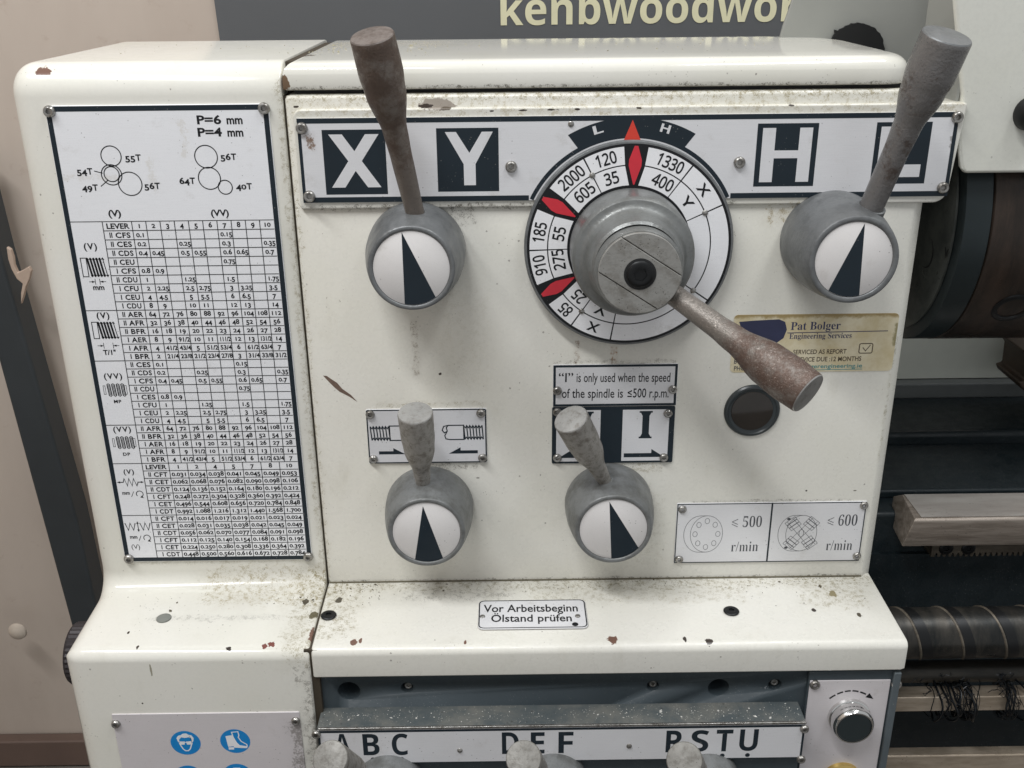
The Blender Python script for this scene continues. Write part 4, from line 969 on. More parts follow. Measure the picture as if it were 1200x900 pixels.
m.obj('printed_line', m_inkblack, r); m = MB(); ctext(m, pf, 'of the spindle is', 658, 465.5, 730, 465.2, 10.5, 's'); ctext(m, pf, '≤500', 734, 465, 757, 465, 10.5, 's'); ctext(m, pf, 'r.p.m.', 760, 465, 783.5, 465, 10.5, 's')
m.obj('printed_line', m_inkblack, r)
for x, y in ((653, 457), (788, 455.5)): fpx(r, pf, x, y, TH, ME_SCREW_S)
r, a0, b0, a1, b1 = small_plate('gear_range_plate', 'dark plate with II and I fields and arrows behind the pale-tipped short lever', 'symbol plate', 647, 477, 787.5, 541, mat=m_ink)
m = MB(); k_ = MB()
w_ = a1-a0; 
for f0, f1 in ((.035, .395), (.575, .955)): m.rect(pf, a0+w_*f0, b0+.0018, a0+w_*f1, b1-.0024, hi)
m.obj('printed_fields', m_plate, r)
def slabI(m, xc, z0, z1, w, s_):
    m.rect(pf, xc-w/2, z0, xc+w/2, z0+.0014, hi+.00004); m.rect(pf, xc-w/2, z1-.0014, xc+w/2, z1, hi+.00004)
    m.add([pf.at(*p, hi+.00004) for p in ((xc-w/2+.001, z0+.0014), (xc+w/2-.001, z0+.0014), (xc+s_/2, z0+.004), (xc+s_/2, z1-.004), (xc+w/2-.001, z1-.0014), (xc-w/2+.001, z1-.0014), (xc-s_/2, z1-.004), (xc-s_/2, z0+.004))], [tuple(range(8))], False)
zt_ = b1-.0036; zb_ = zt_-.0226
[(lambda q_: (slabI(q_, a0+w_*f_, zb_, zt_, .0098, .0052), q_.obj('printed_numeral', m_ink, r)))(MB()) for f_ in (.765, .155, .285)]
def arrow(m, x0, x1, z, t, dirn, h=hi+.00004, head=.010):
    if dirn > 0: m.sheet(pf, [(x0, z), (x1, z), (x1-head, z+t*2.0), (x1-head, z+t), (x0, z+t)], h)
    else: m.sheet(pf, [(x0, z), (x1, z), (x1, z+t), (x0+head, z+t), (x0+head, z+t*2.0)], h)
[(lambda q_: (arrow(q_, *v_), q_.obj('printed_arrow', m_ink, r)))(MB()) for v_ in ((a0+w_*.595, a0+w_*.93, b0+.0048, .0034, 1), (a0+w_*.055, a0+w_*.37, b0+.0048, .0034, -1))]
for x, y in ((653, 482), (782.5, 483.5), (653, 535.5), (777.5, 535)): fpx(r, pf, x, y, TH, ME_SCREW_S)
r, a0, b0, a1, b1 = small_plate('thread_direction_plate', 'silver plate with two bolt drawings and opposed arrows behind the upright short lever', 'symbol plate', 428.5, 479.5, 571, 541)
m = MB(); m.stroke(pf, rrect(a0+.0006, b0+.0006, a1-.0006, b1-.0006, .0012), .0010, hi, True); k_ = m
w_, h_ = a1-a0, b1-b0
def thread(x0, x1, zc, hh, n=6):
    p = (x1-x0)/n
    for i in range(n+1): k_.stroke(pf, [(x0+i*p-p*.18, zc+hh), (x0+i*p+p*.18, zc-hh)], .0009, hi)
    top = []; bot = []
    for i in range(n): top += [(x0+i*p-p*.18, zc+hh), (x0+(i+.5)*p-p*.1, zc+hh*.66)]; bot += [(x0+i*p+p*.18, zc-hh), (x0+(i+.5)*p+p*.1, zc-hh*.66)]
    k_.stroke(pf, top+[(x1-p*.18, zc+hh)], .0007, hi+.00003); k_.stroke(pf, bot+[(x1+p*.18, zc-hh)], .0007, hi+.00003)
zc = b0+h_*.565
thread(a0+.0030, a0+.0168, zc, .0058); k_.stroke(pf, [(a0+.0170, zc-.0060), (a0+.0340, zc-.0060), (a0+.0340, zc+.0060), (a0+.0170, zc+.0060)], .0009, hi, True)
thread(a1-.0168, a1-.0030, zc, .0058)
k_.stroke(pf, [(a1-.0280, zc-.0058), (a1-.0172, zc-.0058), (a1-.0172, zc+.0060), (a1-.0290, zc+.0060)], .0009, hi)
k_.stroke(pf, [(a1-.0290, zc+.0060), (a1-.0302, zc+.0040), (a1-.0296, zc+.0012), (a1-.0318, zc-.0002), (a1-.0334, zc+.0020), (a1-.0322, zc+.0052), (a1-.0290, zc+.0060)], .0008, hi+.00003)
k_.stroke(pf, [(a1-.0296, zc+.0012), (a1-.0316, zc-.0026), (a1-.0308, zc-.0052), (a1-.0280, zc-.0058)], .0008, hi)
[(lambda q_: (arrow(q_, *v_), q_.obj('printed_arrow', m_ink, r)))(MB()) for v_ in ((a0+.0080, a0+.028, b0+.0078, .0026, 1, hi, .009), (a1-.0290, a1-.0070, b0+.0078, .0026, -1, hi, .009))]
k_.obj('printed_symbols', m_ink, r)
for x, y in ((434, 485), (563.5, 483.5), (438, 537), (565.5, 535.5)): fpx(r, pf, x, y, TH, ME_SCREW_S)
# chuck speed plate
r, a0, b0, a1, b1 = small_plate('chuck_speed_plate', 'silver plate with two chuck drawings and 500 and 600 r/min limits at lower right', 'symbol plate', 793.5, 589.5, 1006, 656.5, rr=.0005)
m = MB(); frame(m, pf, a0+.0002, b0+.0002, a1-.0002, b1-.0002, .0008, hi); w_, h_ = a1-a0, b1-b0
m.rect(pf, a0+w_*.497, b0+.0008, a0+w_*.506, b1-.0008, hi); m.obj('printed_border', m_ink, r)
m = MB(); t = MB()
def ell(c, rx, ry, n=36, a_=0, b_=2*pi): return [(c[0]+rx*cos(a_+(b_-a_)*i/n), c[1]+ry*sin(a_+(b_-a_)*i/n)) for i in range(n+(0 if b_-a_ > 6.2 else 1))]
def drum(cx, cz, rx, ry, dx):
    m.stroke(pf, ell((cx, cz), rx, ry), .00032, hi, True); m.stroke(pf, ell((cx-dx, cz), rx, ry, 24, rad(88), rad(272)), .00032, hi)
    m.stroke(pf, [(cx, cz+ry), (cx-dx, cz+ry)], .00032, hi); m.stroke(pf, [(cx, cz-ry), (cx-dx, cz-ry)], .00032, hi)
c1 = pf.px(827.5, 625); drum(c1[0], c1[1], .0127, .0165, .0052)
for k in range(8): a = rad(90+45*k); m.stroke(pf, ell((c1[0]+.0090*cos(a), c1[1]+.0118*sin(a)), .0018, .0024, 12), .00032, hi, True)
m.obj('printed_drawing', m_inkthin, r); m = MB()
c1 = pf.px(938.5, 624); drum(c1[0], c1[1], .0122, .0162, .0062)
for sx, sz in ((1, 1), (-1, 1), (-1, -1), (1, -1)):
    ux_, uz_ = .0098*sx, .0118*sz; nx, nz_ = -uz_*.17, ux_*.17
    m.stroke(pf, [(c1[0]+nx, c1[1]+nz_), (c1[0]+ux_+nx, c1[1]+uz_+nz_)], .0003, hi); m.stroke(pf, [(c1[0]-nx, c1[1]-nz_), (c1[0]+ux_-nx, c1[1]+uz_-nz_)], .0003, hi)
    for k in (.45, .65, .85): 
        p = (c1[0]+ux_*k, c1[1]+uz_*k); m.stroke(pf, [(p[0]+nx*1.8, p[1]+nz_*1.8), (p[0]-nx*1.8, p[1]-nz_*1.8), (p[0]-nx*1.8+ux_*.18, p[1]-nz_*1.8+uz_*.18), (p[0]+nx*1.8+ux_*.18, p[1]+nz_*1.8+uz_*.18)], .0003, hi+.00003, True)
    if sx < 0: m.sheet(pf, ell((c1[0]+ux_*1.12, c1[1]+uz_*1.1), .0014, .0011, 10), hi+.00005)
m.stroke(pf, ell(c1, .0018, .0034, 16), .00035, hi+.00004, True)
ptext(t, pf, '⩽', 856, 616.5, 865, 616.3, 10.5, hi, 'ft'); ptext(t, pf, '500', 869, 617, 892.5, 616.6, 13, hi, 'ft'); ptext(t, pf, 'r/min', 855.5, 645.5, 888, 645, 12, hi, 'ft'); t.obj('printed_limit', m_inkthin, r); t = MB()
ptext(t, pf, '⩽', 968, 614.5, 977, 614.3, 10.5, hi, 'ft'); ptext(t, pf, '600', 980.5, 615.3, 1004, 615, 13, hi, 'ft'); ptext(t, pf, 'r/min', 966.5, 644, 998, 643.6, 12, hi, 'ft')
m.obj('printed_drawing', m_inkthin, r); t.obj('printed_limit', m_inkthin, r)
for x, y in ((799.5, 596), (1012, 591.5), (795.5, 654.5), (1003.5, 650.5)): fpx(r, pf, x, y, TH*.3, ME_SCREW_S)
# oil check plate on the ledge
pz = HP(ZL-.0005); A0 = pz.px(560, 738.5); A1 = pz.px(684, 703.5)
r = root('oil_check_plate', pz.at((A0[0]+A1[0])/2, (A0[1]+A1[1])/2), 'small plate reading Vor Arbeitsbeginn Ölstand prüfen on the ledge', 'notice plate')
m = MB(); m.prism(pz, rrect(A0[0], A0[1], A1[0]+.0008, A1[1], .0042), 0, TH); m.obj('plate_sheet', m_plate, r, bevel=.0003)
m = MB(); m.stroke(pz, rrect(A0[0]+.0007, A0[1]+.0009, A1[0], A1[1]-.0009, .0038), .0009, hi, True)
ptext(m, pz, 'Vor Arbeitsbeginn', 567, 718.8, 678, 717.8, 8.4, hi, 'bb'); ptext(m, pz, 'Ölstand prüfen', 575, 730.2, 671, 729.4, 8.2, hi, 'bb')
c1 = pz.px(674, 733.0); m.sheet(pz, circ(c1, .0024, 20), hi+.00002)
m.obj('printed_lettering', m_inkblack, r)
for x, y in ((565.5, 724), (677, 723.5)): fpx(r, pz, x, y, TH, ME_PIN, 'rivet')
# gearbox letter plate
pg = VP(HD); lz1, lz0 = zh-.0020, zh-.0335
r = root('gearbox_letter_plate', (.04, -HD, zh-.018), 'long silver strip lettered ABC, DEF and RSTU above the lower levers', 'letter plate')
m = MB(); m.prism(pg, [(xh0+.0005, lz0), (xh1-.0005, lz0), (xh1-.0005, lz1), (xh0+.0005, lz1)], -.0003, TH); m.obj('plate_sheet', m_plate, r, bevel=.0003)
m = MB(); m.rect(pg, xh0+.0006, lz1-.0022, xh1-.0006, lz1-.0002, hi); m.rect(pg, xh0+.0006, lz0+.0002, xh0+.0022, lz1-.0022, hi); m.rect(pg, xh1-.0022, lz0+.0002, xh1-.0006, lz1-.0022, hi); m.rect(pg, xh0+.0022, lz0+.0001, xh1-.0022, lz0+.0008, hi)
def big(c_, x0, y0, x1, y1):
    a0_, b0_, a1_, b1_ = prect(pg, x0, y0, x1, y1); g_ = MB(); boxglyph(g_, pg, c_, 'b', a0_, b0_, a1_, b1_, hi); g_.obj('printed_letter', m_ink, r)
for c_, x0, y0, x1, y1 in (('A', 391, 859, 412, 883.5), ('B', 424.5, 859, 445.5, 883.5), ('C', 458.5, 858.5, 479, 883.5), ('D', 588, 857, 608, 882), ('E', 622, 857, 638, 881.5), ('F', 654.5, 856.5, 671.5, 881),
                       ('R', 781, 855, 800, 880), ('S', 810.5, 854.5, 829, 879.5), ('T', 840, 854, 857, 879), ('U', 867.5, 853.5, 886.5, 878.5)): big(c_, x0, y0, x1, y1)
for x, y in ((437.5, 888.5), (471, 888), (662, 886), (846, 884), (875.5, 883.5)):
    m.sheet(pg, circ(pg.px(x, y), .0018, 16), hi)
m.obj('printed_border', m_ink, r)
for x, y in ((371, 859), (942, 852.5), (938, 888)): fpx(r, pg, x, y, TH, ME_SCREW_S)
for x, y in ((539, 878), (737, 873)): fpx(r, pg, x, y, TH, ME_PIN, 'rivet')
# switch plate with push button
ps = VP(BD+.0035)
r = root('switch_plate', ps.at(.255, .96), 'pale plate with dashed rotation arrow holding the push button at bottom right', 'switch plate')
sx0, sz1 = ps.px(949, 797); sx1 = .2838
m = MB(); m.prism(ps, [(sx0, .87), (sx1, .87), (sx1, sz1), (sx0, sz1)], 0, TH); m.obj('plate_sheet', m_safety, r, bevel=.0003)
pbp = VP(BD+.0035+TH); bc = pbp.px(994.5, 838.8)
m = MB(); ac = pbp.px(996, 855)
arc_px = [(972, 818.5), (976.5, 815.6), (981, 813.3), (985.5, 811.5), (990, 810.3), (994.5, 809.6), (999, 809.4), (1003.5, 809.8), (1008, 810.8), (1012.5, 812.4), (1016.5, 814.6)]
arc_in = [Vector(pbp.px(x, y)) for x, y in arc_px]
for k in range(5): m.stroke(pbp, [tuple(arc_in[2*k]), tuple(arc_in[2*k+1]), tuple(arc_in[2*k+1].lerp(arc_in[2*k+2], .55))], .0013, .0001)
d_ = Vector(pbp.px(1023.5, 819))-arc_in[-1]; n_ = Vector((-d_.y, d_.x)).normalized()*.0023; b_ = arc_in[-1]
m.sheet(pbp, [tuple(b_+n_), tuple(b_-n_), tuple(b_+d_)], .0001); m.obj('printed_arrow', m_inkblack, r)
for x, y in ((954.5, 801.5), (1050, 801)): fpx(r, ps, x, y, TH*.2, ME_SCREW)
pbn = root('push_button', pbp.at(bc[0], bc[1]), 'chrome-ringed black push button on the pale switch plate', 'push button')
o_ = pbp.at(bc[0], bc[1])
MB().lathe(o_, (0, -1, 0), [(.0160, 0), (.0156, .0024), (.0148, .0028), (.0148, .0060), (.0154, .0064), (.0155, .0105), (.0150, .0125), (.0140, .0138), (.0131, .0138), (.0129, .0126)], 64).obj('button_ring', m_chrome, pbn)
MB().lathe(o_, (0, -1, 0), [(.0130, .010), (.0130, .0128), (.0122, .0134), (0, .0136)], 48).obj('button_cap', m_button, pbn)
o2 = pbp.at(*pbp.px(985, 911)); bb = root('brass_button', o2, 'brass ringed button at the bottom edge below the push button', 'button')
MB().lathe(o2, (0, -1, 0), [(.0150, 0), (.0146, .0030), (.0128, .0042), (.0120, .0042), (.0116, .0030), (0, .0034)], 48).obj('brass_ring', m_brass, bb)
# safety sign on the gear cover
pq = VP(.0852); s0 = pq.px(131, 836.5); s1 = pq.px(351, 835)
r = root('safety_sign', pq.at((s0[0]+s1[0])/2, s0[1]-.05), 'grey safety sign with blue round goggles and boots symbols', 'safety sign')
m = MB(); m.prism(pq, rrect(s0[0], s0[1]-.16, s1[0], s0[1], .0008), -.0003, .0009); m.obj('plate_sheet', m_safety, r, bevel=.0003)
m = MB(); wh = MB(); kx = .0138
cs = [pq.px(218, 869.5), pq.px(276, 867.5), pq.px(222, 909.5), pq.px(279, 907.5)]
for c1 in cs: m = MB(); m.sheet(pq, circ((c1[0], c1[1]), .0113, 40), .00098); m.obj('blue_disc', m_blue, r)
c1 = cs[0]; F_ = lambda *p: [(c1[0]+x*.0113, c1[1]+y*.0113) for x, y in p]
wh.stroke(pq, F_((-.42, .02), (-.34, -.25), (-.22, -.52), (-.08, -.66), (.10, -.66), (.24, -.52), (.34, -.25), (.44, .02)), .0009, .00104)
hair = F_((-.52, .18), (-.56, .42), (-.42, .62), (-.24, .66), (-.10, .78), (.14, .80), (.28, .68), (.46, .64), (.58, .42), (.54, .16), (.44, .02), (.42, .34), (.26, .48), (0, .42), (-.24, .48), (-.40, .30), (-.42, .02))
for i in range(8): wh.sheet(pq, [hair[i], hair[i+1], hair[15-i if 15-i > i+1 else i+2], hair[16-i]], .00104)
wh.sheet(pq, F_((-.42, .14), (-.04, .12), (-.08, -.14), (-.34, -.14)), .00106); wh.sheet(pq, F_((.42, .14), (.04, .12), (.08, -.14), (.34, -.14)), .00106); wh.sheet(pq, F_((-.06, .08), (.06, .08), (.06, .02), (-.06, .02)), .00107)
wh.obj('white_pictogram', m_white, r); wh = MB(); c1 = cs[1]
wh.stroke(pq, F_((-.10, .34), (-.16, .76), (.26, .80), (.30, .50), (.24, .32), (.40, -.02), (.74, -.28), (.76, -.46)), .0008, .00104)
wh.sheet(pq, F_((-.60, .44), (-.12, .52), (.10, -.10), (.30, -.38), (-.52, -.46)), .00105); wh.sheet(pq, F_((-.50, -.50), (-.14, -.50), (-.14, -.70), (-.50, -.70)), .00105); wh.sheet(pq, F_((-.14, -.34), (.28, -.34), (.78, -.44), (.74, -.60), (-.14, -.54)), .00106)
wh.obj('white_pictogram', m_white, r)
for c1 in cs[2:]: wh = MB(); wh.stroke(pq, F_((-.4, .2), (-.2, .62), (.2, .62), (.4, .2)), .0012, .00104); wh.obj('white_pictogram', m_white, r)
for x, y in ((136.5, 847), (347, 843.5)): fpx(r, pq, x, y, .0009, ME_SCREW_S)
# service sticker
r = root('service_sticker', P(955, 400), 'yellowed service sticker behind the dial handle with a ticked box', 'sticker')
ns = NT('aged_sticker'); cs_ = ns.mix(ns.step(ns.noise(50, 5, .65), .35, .68), rgb(220,211,184)[:3], rgb(202,188,150)[:3])
cs_ = ns.mix(ns.zone(pxz(1049, 392), (.0003, .01, .008), .002), cs_, rgb(150,142,106)[:3]); cs_ = ns.mix(ns.zone(pxz(960, 369), (.06, .01, .0004), .003), cs_, rgb(160,140,96)[:3])
m_stk = ns.done(cs_, .45, 0, .4)
a0, b0, a1, b1 = prect(pf, 862, 369, 1044, 432.5); TS = .0003
m = MB(); m.prism(pf, rrect(a0-.001, b0-.0012, a1+.0005, b1, .0032), -.0002, TS); m.obj('sticker_sheet', m_stk, r)
m = MB(); hk = TS+.00006
c1 = pf.px(922, 388)
m.sheet(pf, [pf.px(866, 377), pf.px(884, 375.5), pf.px(913, 374), pf.px(920, 377), pf.px(922, 386), pf.px(918, 396), pf.px(908, 403), pf.px(893, 399), pf.px(868, 383)], hk); m.obj('printed_badge', simple('sticker_navy', rgb(46,50,78), .4, nz=.2, ns=120), r)
m = MB()
ptext(m, pf, 'Pat Bolger', 926, 386.5, 984.5, 385.5, 9, hk, 'f'); ptext(m, pf, 'Engineering Services', 924.5, 397, 998, 395.8, 6.2, hk, 'f')
m.stroke(pf, [pf.px(922.5, 390), pf.px(1040.5, 387.5)], .0006, hk); m.obj('printed_name', simple('sticker_ink_blue', rgb(58,60,92), .5), r)
m = MB()
ptext(m, pf, 'SERVICED AS REPORT', 929, 415, 991.5, 414, 5.2, hk, 'bb'); ptext(m, pf, 'NEXT SEVICE DUE :12 MONTHS', 915, 424, 1009, 422.5, 5.2, hk, 'bb')
g_ = MB(); ptext(g_, pf, 'BY', 859.5, 426, 867, 426, 5, hk, 'bb'); ptext(g_, pf, 'PHONE', 859.5, 434, 881, 433.6, 5, hk, 'bb'); g_.obj('printed_contact', m_inkthin, r)
m.stroke(pf, rrect(*prect(pf, 1007.5, 402.5, 1021.5, 413.5), .0012), .0007, hk, True); m.stroke(pf, [pf.px(1011, 407), pf.px(1014, 411), pf.px(1020, 404)], .0006, hk); m.obj('printed_lettering', simple('sticker_ink', rgb(84,72,56), .5), r)
m = MB(); ptext(m, pf, 'www.patbolgerengineering.ie', 902, 432, 1010, 430.5, 4.4, hk, 'bb') if False else None
ptext(m, pf, 'bolgerengineering.ie', 938, 431.5, 1010, 430.3, 4.6, hk, 'bb'); m.stroke(pf, [pf.px(915, 434), pf.px(1010, 432.2)], .0005, hk)
m.obj('printed_web_line', simple('sticker_teal', rgb(84,140,140), .5), r)

# ================================================================== RIGHT SIDE: guard, chuck, bed
gq = VP(-.0015)
r = root('chuck_guard', P(1160, 120, -.0015), 'cream painted guard box hanging over the chuck at top right', 'guard')
pts = [gq.px(*t) for t in ((1117, -60), (1119, 0), (1128, 110), (1123, 150), (1126, 196), (1131, 203.5))]
pts = pts + [(.62, pts[-1][1]), (.62, pts[0][1])]
mb = MB(); mb.prism(gq, pts, -.006, 0); mb.obj('guard_shell', m_guard, r, bevel=.0024, seg=3)
mb = MB().box((gq.px(1128, 110)[0]+.004, .007, CAMZ+.02), (.62, .12, CAMZ+.03)); mb.obj('guard_top', m_guard, r)
MB().lathe(P(1207, 133, -.0015), (0, -1, 0), [(.0115, 0), (.0112, .008), (.009, .011), (0, .012)], 32).obj('guard_knob', m_black, r)
MB().tube([P(1124, 150, -.003), P(1125, 180, -.003), P(1127, 196, -.003), P(1131, 199, -.003)], .0012).obj('guard_hinge_wire', m_guard, r)
q = VP(-.17)
r = root('splash_plate', P(1020, 40, -.17), 'grey sheet plate with a round black hole behind the top cover', 'splash plate')
mb = MB(); pts = [q.px(*t) for t in ((934, -20), (926, 8), (918, 30), (912, 52), (912, 130), (1160, 130), (1160, -20))]
mb.prism(q, pts, -.004, 0); mb.obj('plate_sheet', simple('plate_grey', rgb(142,143,138), .5, nz=.1, ns=20), r, bevel=.001)
hc = q.px(1001, 62)
mb = MB(); pts = []
for i in range(90):
    a = 2*pi*i/90; k = .0232+random.uniform(-.0004, .0005)+(random.random() < .10)*.0028; pts.append((hc[0]+k*cos(a), hc[1]+k*sin(a)))
mb.prism(q, pts, .0005, .0035); mb.obj('dark_hole_disc', m_hole, r)  # solid black disc stands for the dark inside of the hole
gl_ = gq.px(1124, 115)[0]
MB().box((gl_-.0006, .0050, CAMZ-.100), (gl_+.0014, .075, CAMZ+.05)).obj('plate_flange', bpy.data.materials['plate_grey'], r)
# spindle flange and chuck, axis along x
AY, AZ = .12, CAMZ-.185; ax = (1, 0, 0)
def arcx(px, R):        # x of a circle of radius R round the spindle axis whose nearest point shows at picture column px
    y, z = AY-.924*R, AZ+.383*R; pt = Vector((0, y, z)); s_ = (pt-CAM).dot(FW); k = (px-600)/FPX
    lo, hi_ = 0., 1.
    for _ in range(50):
        x = (lo+hi_)/2; v = Vector((x, y, z))-CAM
        if v.dot(RT)/v.dot(FW) < k: lo = x
        else: hi_ = x
    return x
xa, xb = arcx(1131, .110), arcx(1166, .110)
r = root('spindle_flange', (xa, AY, AZ), 'dark steel spindle flange with cam hole seen beside the headstock', 'spindle flange')
MB().lathe((xa-.055, AY, AZ), ax, [(.045, 0), (.045, .040), (.060, .050), (.098, .0515), (.1015, .053), (.1015, .0545)], 96).obj('flange_body', m_spindle, r, sharp=50)
r2 = root('lathe_chuck', (xb, AY, AZ), 'large dark brown lathe chuck with a square key socket, right of the headstock', 'chuck')
MB().lathe((xa, AY, AZ), ax, [(.03, 0), (.108, 0), (.110, .0015), (.110, xb-xa-.001), (.1085, xb-xa)], 128).obj('back_plate', simple('backplate_dark', rgb(40,48,50), .35, .4, nz=.3, ns=30), r2, sharp=50)
MB().lathe((xb, AY, AZ), ax, [(.03, .0), (.1090, .0), (.1103, .0010), (.1103, .22), (.03, .22)], 128).obj('chuck_body', m_chuckbrown, r2, sharp=50)
def on_cyl(px, py, R):
    v = ray(px, py); a = v.y*v.y+v.z*v.z; oy, oz = CAM.y-AY, CAM.z-AZ; b = 2*(oy*v.y+oz*v.z); c = oy*oy+oz*oz-R*R
    t = (-b-math.sqrt(max(0, b*b-4*a*c)))/(2*a); p = CAM+v*t; nn = Vector((0, p.y-AY, p.z-AZ)).normalized(); return p, nn
p, nn = on_cyl(1186, 361, .110)
MB().lathe(p-nn*.003, nn, [(.0150, 0), (.0150, .0036), (.0138, .0042), (.0112, .0042), (.0106, .0034), (.0104, .0016), (0, .0016)], 40).obj('key_socket', m_black, r2)
MB().lathe(p-nn*.003, nn, [(.0080, .0016), (.0080, .0022), (0, .0022)], 4).obj('socket_floor', m_spindle, r2)
fp = Plane((xa-.0035, 0, 0), (0, -1, 0), (0, 0, 1))
a, b = fp.px(1086, 293)
MB().lathe(fp.at(a, b, -.002), (-1, 0, 0), [(.0145, 0), (.0145, .0026), (.0130, .0030), (.0120, .0022), (0, .0021)], 40).obj('cam_socket', m_hole, r)
for s_, x, y in (('I', 1089, 273), ('V', 1106, 301)):
    a, b = fp.px(x, y); m = MB(); text(m, fp, s_, a, b, .0075, .0002, 'gb'); m.obj('stamped_mark', m_hole, r)
# rear splash back under the chuck
q = VP(-.26)
r = root('rear_tray_wall', P(1120, 425, -.26), 'pale grey-green wall strip seen through the gap under the chuck', 'tray wall')
mb = MB(); z_t = q.px(1120, 396)[1]+.05; z_b = q.px(1120, 443)[1]; mb.prism(q, [(.30, z_b), (.62, z_b), (.62, z_t), (.30, z_t)], -.01, 0); mb.obj('wall_sheet', simple('splash_cream', rgb(226,230,220), .5, nz=.06), r)
mb = MB(); z_c = q.px(1120, 462)[1]; mb.prism(q, [(.30, z_c), (.62, z_c), (.62, z_b-.001), (.30, z_b-.001)], -.01, .012); mb.obj('lower_ledge', simple('tray_grey', rgb(108,112,112), .5, nz=.15), r, bevel=.002)
q = VP(-.20)
r = root('carriage_corner', P(1196, 430, -.20), 'dark brown corner of the tool carriage at the right edge under the chuck', 'carriage')
mb = MB(); pts = [q.px(*t) for t in ((1187, 402), (1193, 412), (1190, 436), (1182, 438), (1184, 444), (1205, 462))]+[(.62, q.px(1205, 462)[1]), (.62, q.px(1187, 402)[1])]
mb.prism(q, pts, -.03, .02); mb.obj('carriage_block', simple('carriage_brown', rgb(70,58,48), .5, .3, nz=.3), r, bevel=.002)
# bed
BX = .296
bd = root('lathe_bed', (.5, .1, 1.0), 'dark slate lathe bed casting with ground steel way and rack', 'lathe bed')
zr = CAMZ-.4203
MB().box((BX, .050, .60), (1.1, .23, zr-.012)).obj('bed_casting', m_dark, bd, bevel=.004)
MB().box((BX, .165, zr-.02), (1.1, .25, zr+.008)).obj('rear_casting', m_dark, bd, bevel=.006)
MB().box((BX, .075, zr-.013), (1.1, .17, zr-.004)).obj('bed_gap_floor', m_dark, bd, bevel=.003)
w = MB(); wx = .3225
prof = [(.0205, zr-.0265), (.0185, zr-.020), (.0185, zr-.0015), (.0205, zr), (.060, zr), (.0625, zr-.003), (.0625, zr-.0265)]
vs = [(wx+.004, y, z) for y, z in prof]+[(1.1, y, z) for y, z in prof]; n = len(prof)
vs[2] = (wx+.0055, .0185, zr-.0015); vs[0] = (wx, .0205, zr-.0265); vs[1] = (wx, .0185, zr-.020); vs[3] = (wx+.0065, .0205, zr); vs[4] = (wx+.011, .060, zr)
w.add(vs, [(i, (i+1) % n, n+(i+1) % n, n+i) for i in range(n)]+[tuple(range(n))[::-1], tuple(range(n, 2*n))]); 
w.obj('bed_way', m_wayface, bd, fix=True, bevel=.0008)
MB().box((wx+.012, .0215, zr+.0002), (1.1, .059, zr+.0008)).obj('way_top', m_waytop, bd)
# rack with teeth
m = MB(); rx0 = P(1092, 645, -.036).x; zt_ = zr-.0265; pr_ = .0046; rz = P(1092, 652.5, -.036).z
pts = [(rx0, zt_), (rx0, rz)]; x = rx0+.003
qr = VP(-.036)
while x < .75: pts += [(x, rz), (x+.0008, rz+.0035), (x+.0020, rz+.0035), (x+.0028, rz)]; x += pr_
pts += [(x, rz), (x, zt_)]
m.prism(qr, pts, -.014, 0); m.obj('rack', m_rack, bd)
for x in (1109, 1135): a, b = qr.px(x, 641.5); fasten(bd, qr, a, b-.001, 0, ME_SOCKET, 'socket_screw')
# lead screw spring cover
lc = P(1130, 741, .028); R = .0200
r = root('lead_screw', (BX, lc.y, lc.z), 'dark lead screw in its spiral steel cover running right below the bed', 'lead screw')
MB().lathe((BX-.02, lc.y, lc.z), ax, [(0, 0), (R, 0), (R, .9), (0, .9)], 64).obj('spiral_cover', m_screwcov, r, sharp=50)
m = MB(); pt = .0335; nt_ = 9; steps = 40; x_s = .3020
for t0, wd, hgt, _ in ((0, .0012, .0009, 0),):
    vs, fs = [], []
    for i in range(nt_*steps+1):
        a = 2*pi*i/steps; x = x_s+pt*i/steps; cy, sy = cos(a), sin(a)
        for dx, rr_ in ((-wd, R-.0003), (-wd*.4, R+hgt), (wd*.4, R+hgt), (wd, R-.0003)): vs.append((x+dx, lc.y+rr_*cy, lc.z+rr_*sy))
    for i in range(nt_*steps):
        for k in range(3): fs.append((4*i+k, 4*i+k+1, 4*i+5+k, 4*i+4+k))
    m.add(vs, fs)
m.obj('spiral_edge', m_rack, r, fix=False, sharp=60)
m = MB(); vs, fs = [], []
for i in range(nt_*steps+1):
    a = 2*pi*i/steps; x = x_s+.0055+pt*i/steps
    for dx in (-.0040, .0040): vs.append((x+dx, lc.y+(R+.0003)*cos(a), lc.z+(R+.0003)*sin(a)))
for i in range(nt_*steps): fs.append((2*i, 2*i+1, 2*i+3, 2*i+2))
m.add(vs, fs); m.obj('spiral_groove', m_black, r)
# rods
def rod(name, label, px_y, R_, d, mat, sq=False, part='rod_shaft'):
    c = P(1130, px_y, d); r_ = root(name, (BX, c.y, c.z), label, 'rod')
    if sq: MB().box((BX-.02, c.y-R_, c.z-R_), (1.1, c.y+R_, c.z+R_)).obj(part, mat, r_, bevel=.001)
    else: MB().lathe((BX-.02, c.y, c.z), ax, [(0, 0), (R_, 0), (R_, .9), (0, .9)], 48).obj(part, mat, r_, sharp=50)
    return c
rod('feed_shaft', 'dull dark shaft directly under the spiral lead screw cover', 786, .0090, .020, m_dullrod)
c_rod = rod('feed_rod', 'bright tan feed rod with black swarf tangled round it', 818, .0072, .030, m_rod, True)
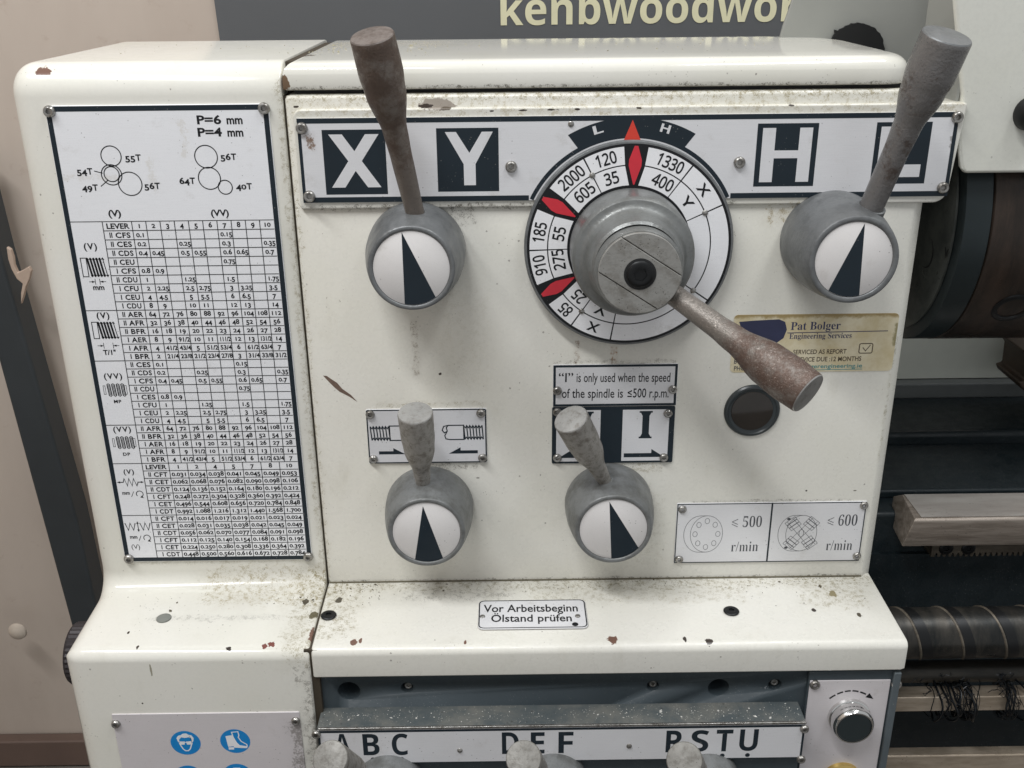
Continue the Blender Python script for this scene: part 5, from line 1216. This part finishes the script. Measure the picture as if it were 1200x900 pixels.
# tray rail at the bottom
tz_ = P(1130, 883, .03).z
rr_ = root('chip_tray_rail', (.5, -.02, tz_-.02), 'stained pale rail of the chip tray along the bottom right', 'rail')
m = MB(); yb = HP(tz_).px(1130, 874)[1]
m.box((BX-.004, -.032, tz_-.06), (1.1, yb, tz_)); m.obj('rail_body', m_rod, rr_, bevel=.0015)
MB().box((BX, .046, .60), (1.1, .052, CAMZ-.47)).obj('bed_apron', m_dark, bd)
# swarf tangles
m = MB()
for xc, wd, nn_ in ((1092, 12, 5), (1122, 15, 20), (1176, 3, 12), (1186, 8, 3)):
    for k in range(nn_):
        x = P(xc+random.uniform(-wd, wd), 818, .03).x; R_ = .0115+random.uniform(0, .005); tl = random.uniform(-.35, .35); ph_ = random.uniform(0, 6)
        pts = [Vector((x+tl*R_*sin(t+ph_)+.0015*sin(3*t+ph_), c_rod.y+R_*cos(t)*1.0-.0005, c_rod.z-.001+R_*sin(t)*1.08)) for t in [2*pi*i/22 for i in range(23)]]
        m.tube(pts, random.choice((.00025, .0004, .0009)), 5)
    for k in range(nn_):
        p0 = P(xc+random.uniform(-wd, wd)*1.2, random.uniform(790, 835), .045); pts = [p0]
        for j in range(7): pts.append(pts[-1]+Vector((random.uniform(-.003, .003), random.uniform(-.001, .001), random.uniform(-.003, .0032))))
        m.tube(pts, .0003, 4)
sw = m.obj('black_swarf', simple('swarf_black', rgb(14,18,22), .35, .3), None, kind='stuff'); tag(sw, 'curly black swarf tangled round the feed rod', 'swarf')

# ------------------------------------------------------------------ loose metal chips on the housing and ledge
def flakes(name, n, place, mat, s0, s1, label):
    m = MB()
    for _ in range(n):
        p = place(); s_ = random.uniform(s0, s1)*(1+2.2*(random.random() < .06)); a = random.random()*6.28; u = Vector((cos(a), sin(a), random.uniform(-.3, .3))); v = Vector((-sin(a), cos(a), random.uniform(-.3, .3)))*random.uniform(.3, .8)
        m.add([p-u*s_, p-v*s_, p+u*s_, p+v*s_, p+Vector((0, 0, s_*.6))], [(0, 1, 4), (1, 2, 4), (2, 3, 4), (3, 0, 4)], False)
    o = m.obj(name, mat, None, kind='stuff'); tag(o, label, 'metal chips'); return o
def on_house(): 
    return Vector((random.uniform(xh0+.002, xh1-.002), -HD+random.triangular(.0005, .020, .012), zh+.0002))
flakes('bright_metal_chips', 330, on_house, simple('chip_bright', rgb(214,212,206), .3, .3), .0002, .0006, 'bright metal chips scattered on the gearbox housing top')
def on_ledge():
    x = random.choice([random.uniform(-.14, -.10), random.uniform(-.14, .28), random.uniform(-.14, .28), random.uniform(-.30, -.15), random.uniform(-.19, -.15)])
    y = -abs(random.gauss(0, .016))-.001
    return Vector((x, max(y, -.07) - (.008 if x < -.146 else 0), ZL+.0001 - .0016*abs(y)/.085*0))
flakes('dark_crumbs', 260, on_ledge, simple('crumb_dark', rgb(88,80,62), .7), .0002, .0007, 'dark crumbs of dirt lying along the back of the ledge')
def on_top():
    return Vector((random.uniform(-.14, -.05) if random.random() < .6 else random.uniform(-.30, .2), random.uniform(.05, .15), ztop+.0010))
flakes('pale_dust_crumbs', 160, on_top, simple('crumb_pale', rgb(150,144,120), .7), .0003, .0010, 'pale gritty dust on top of the headstock cover')
def on_seam():
    c = random.choice([(500, 545, 40), (745, 548, 28), (930, 240, 30), (545, 248, 20), (720, 424, 60)])
    p = P(c[0]+random.uniform(-c[2], c[2]), c[1]+random.uniform(-3, 5), .0004); return p
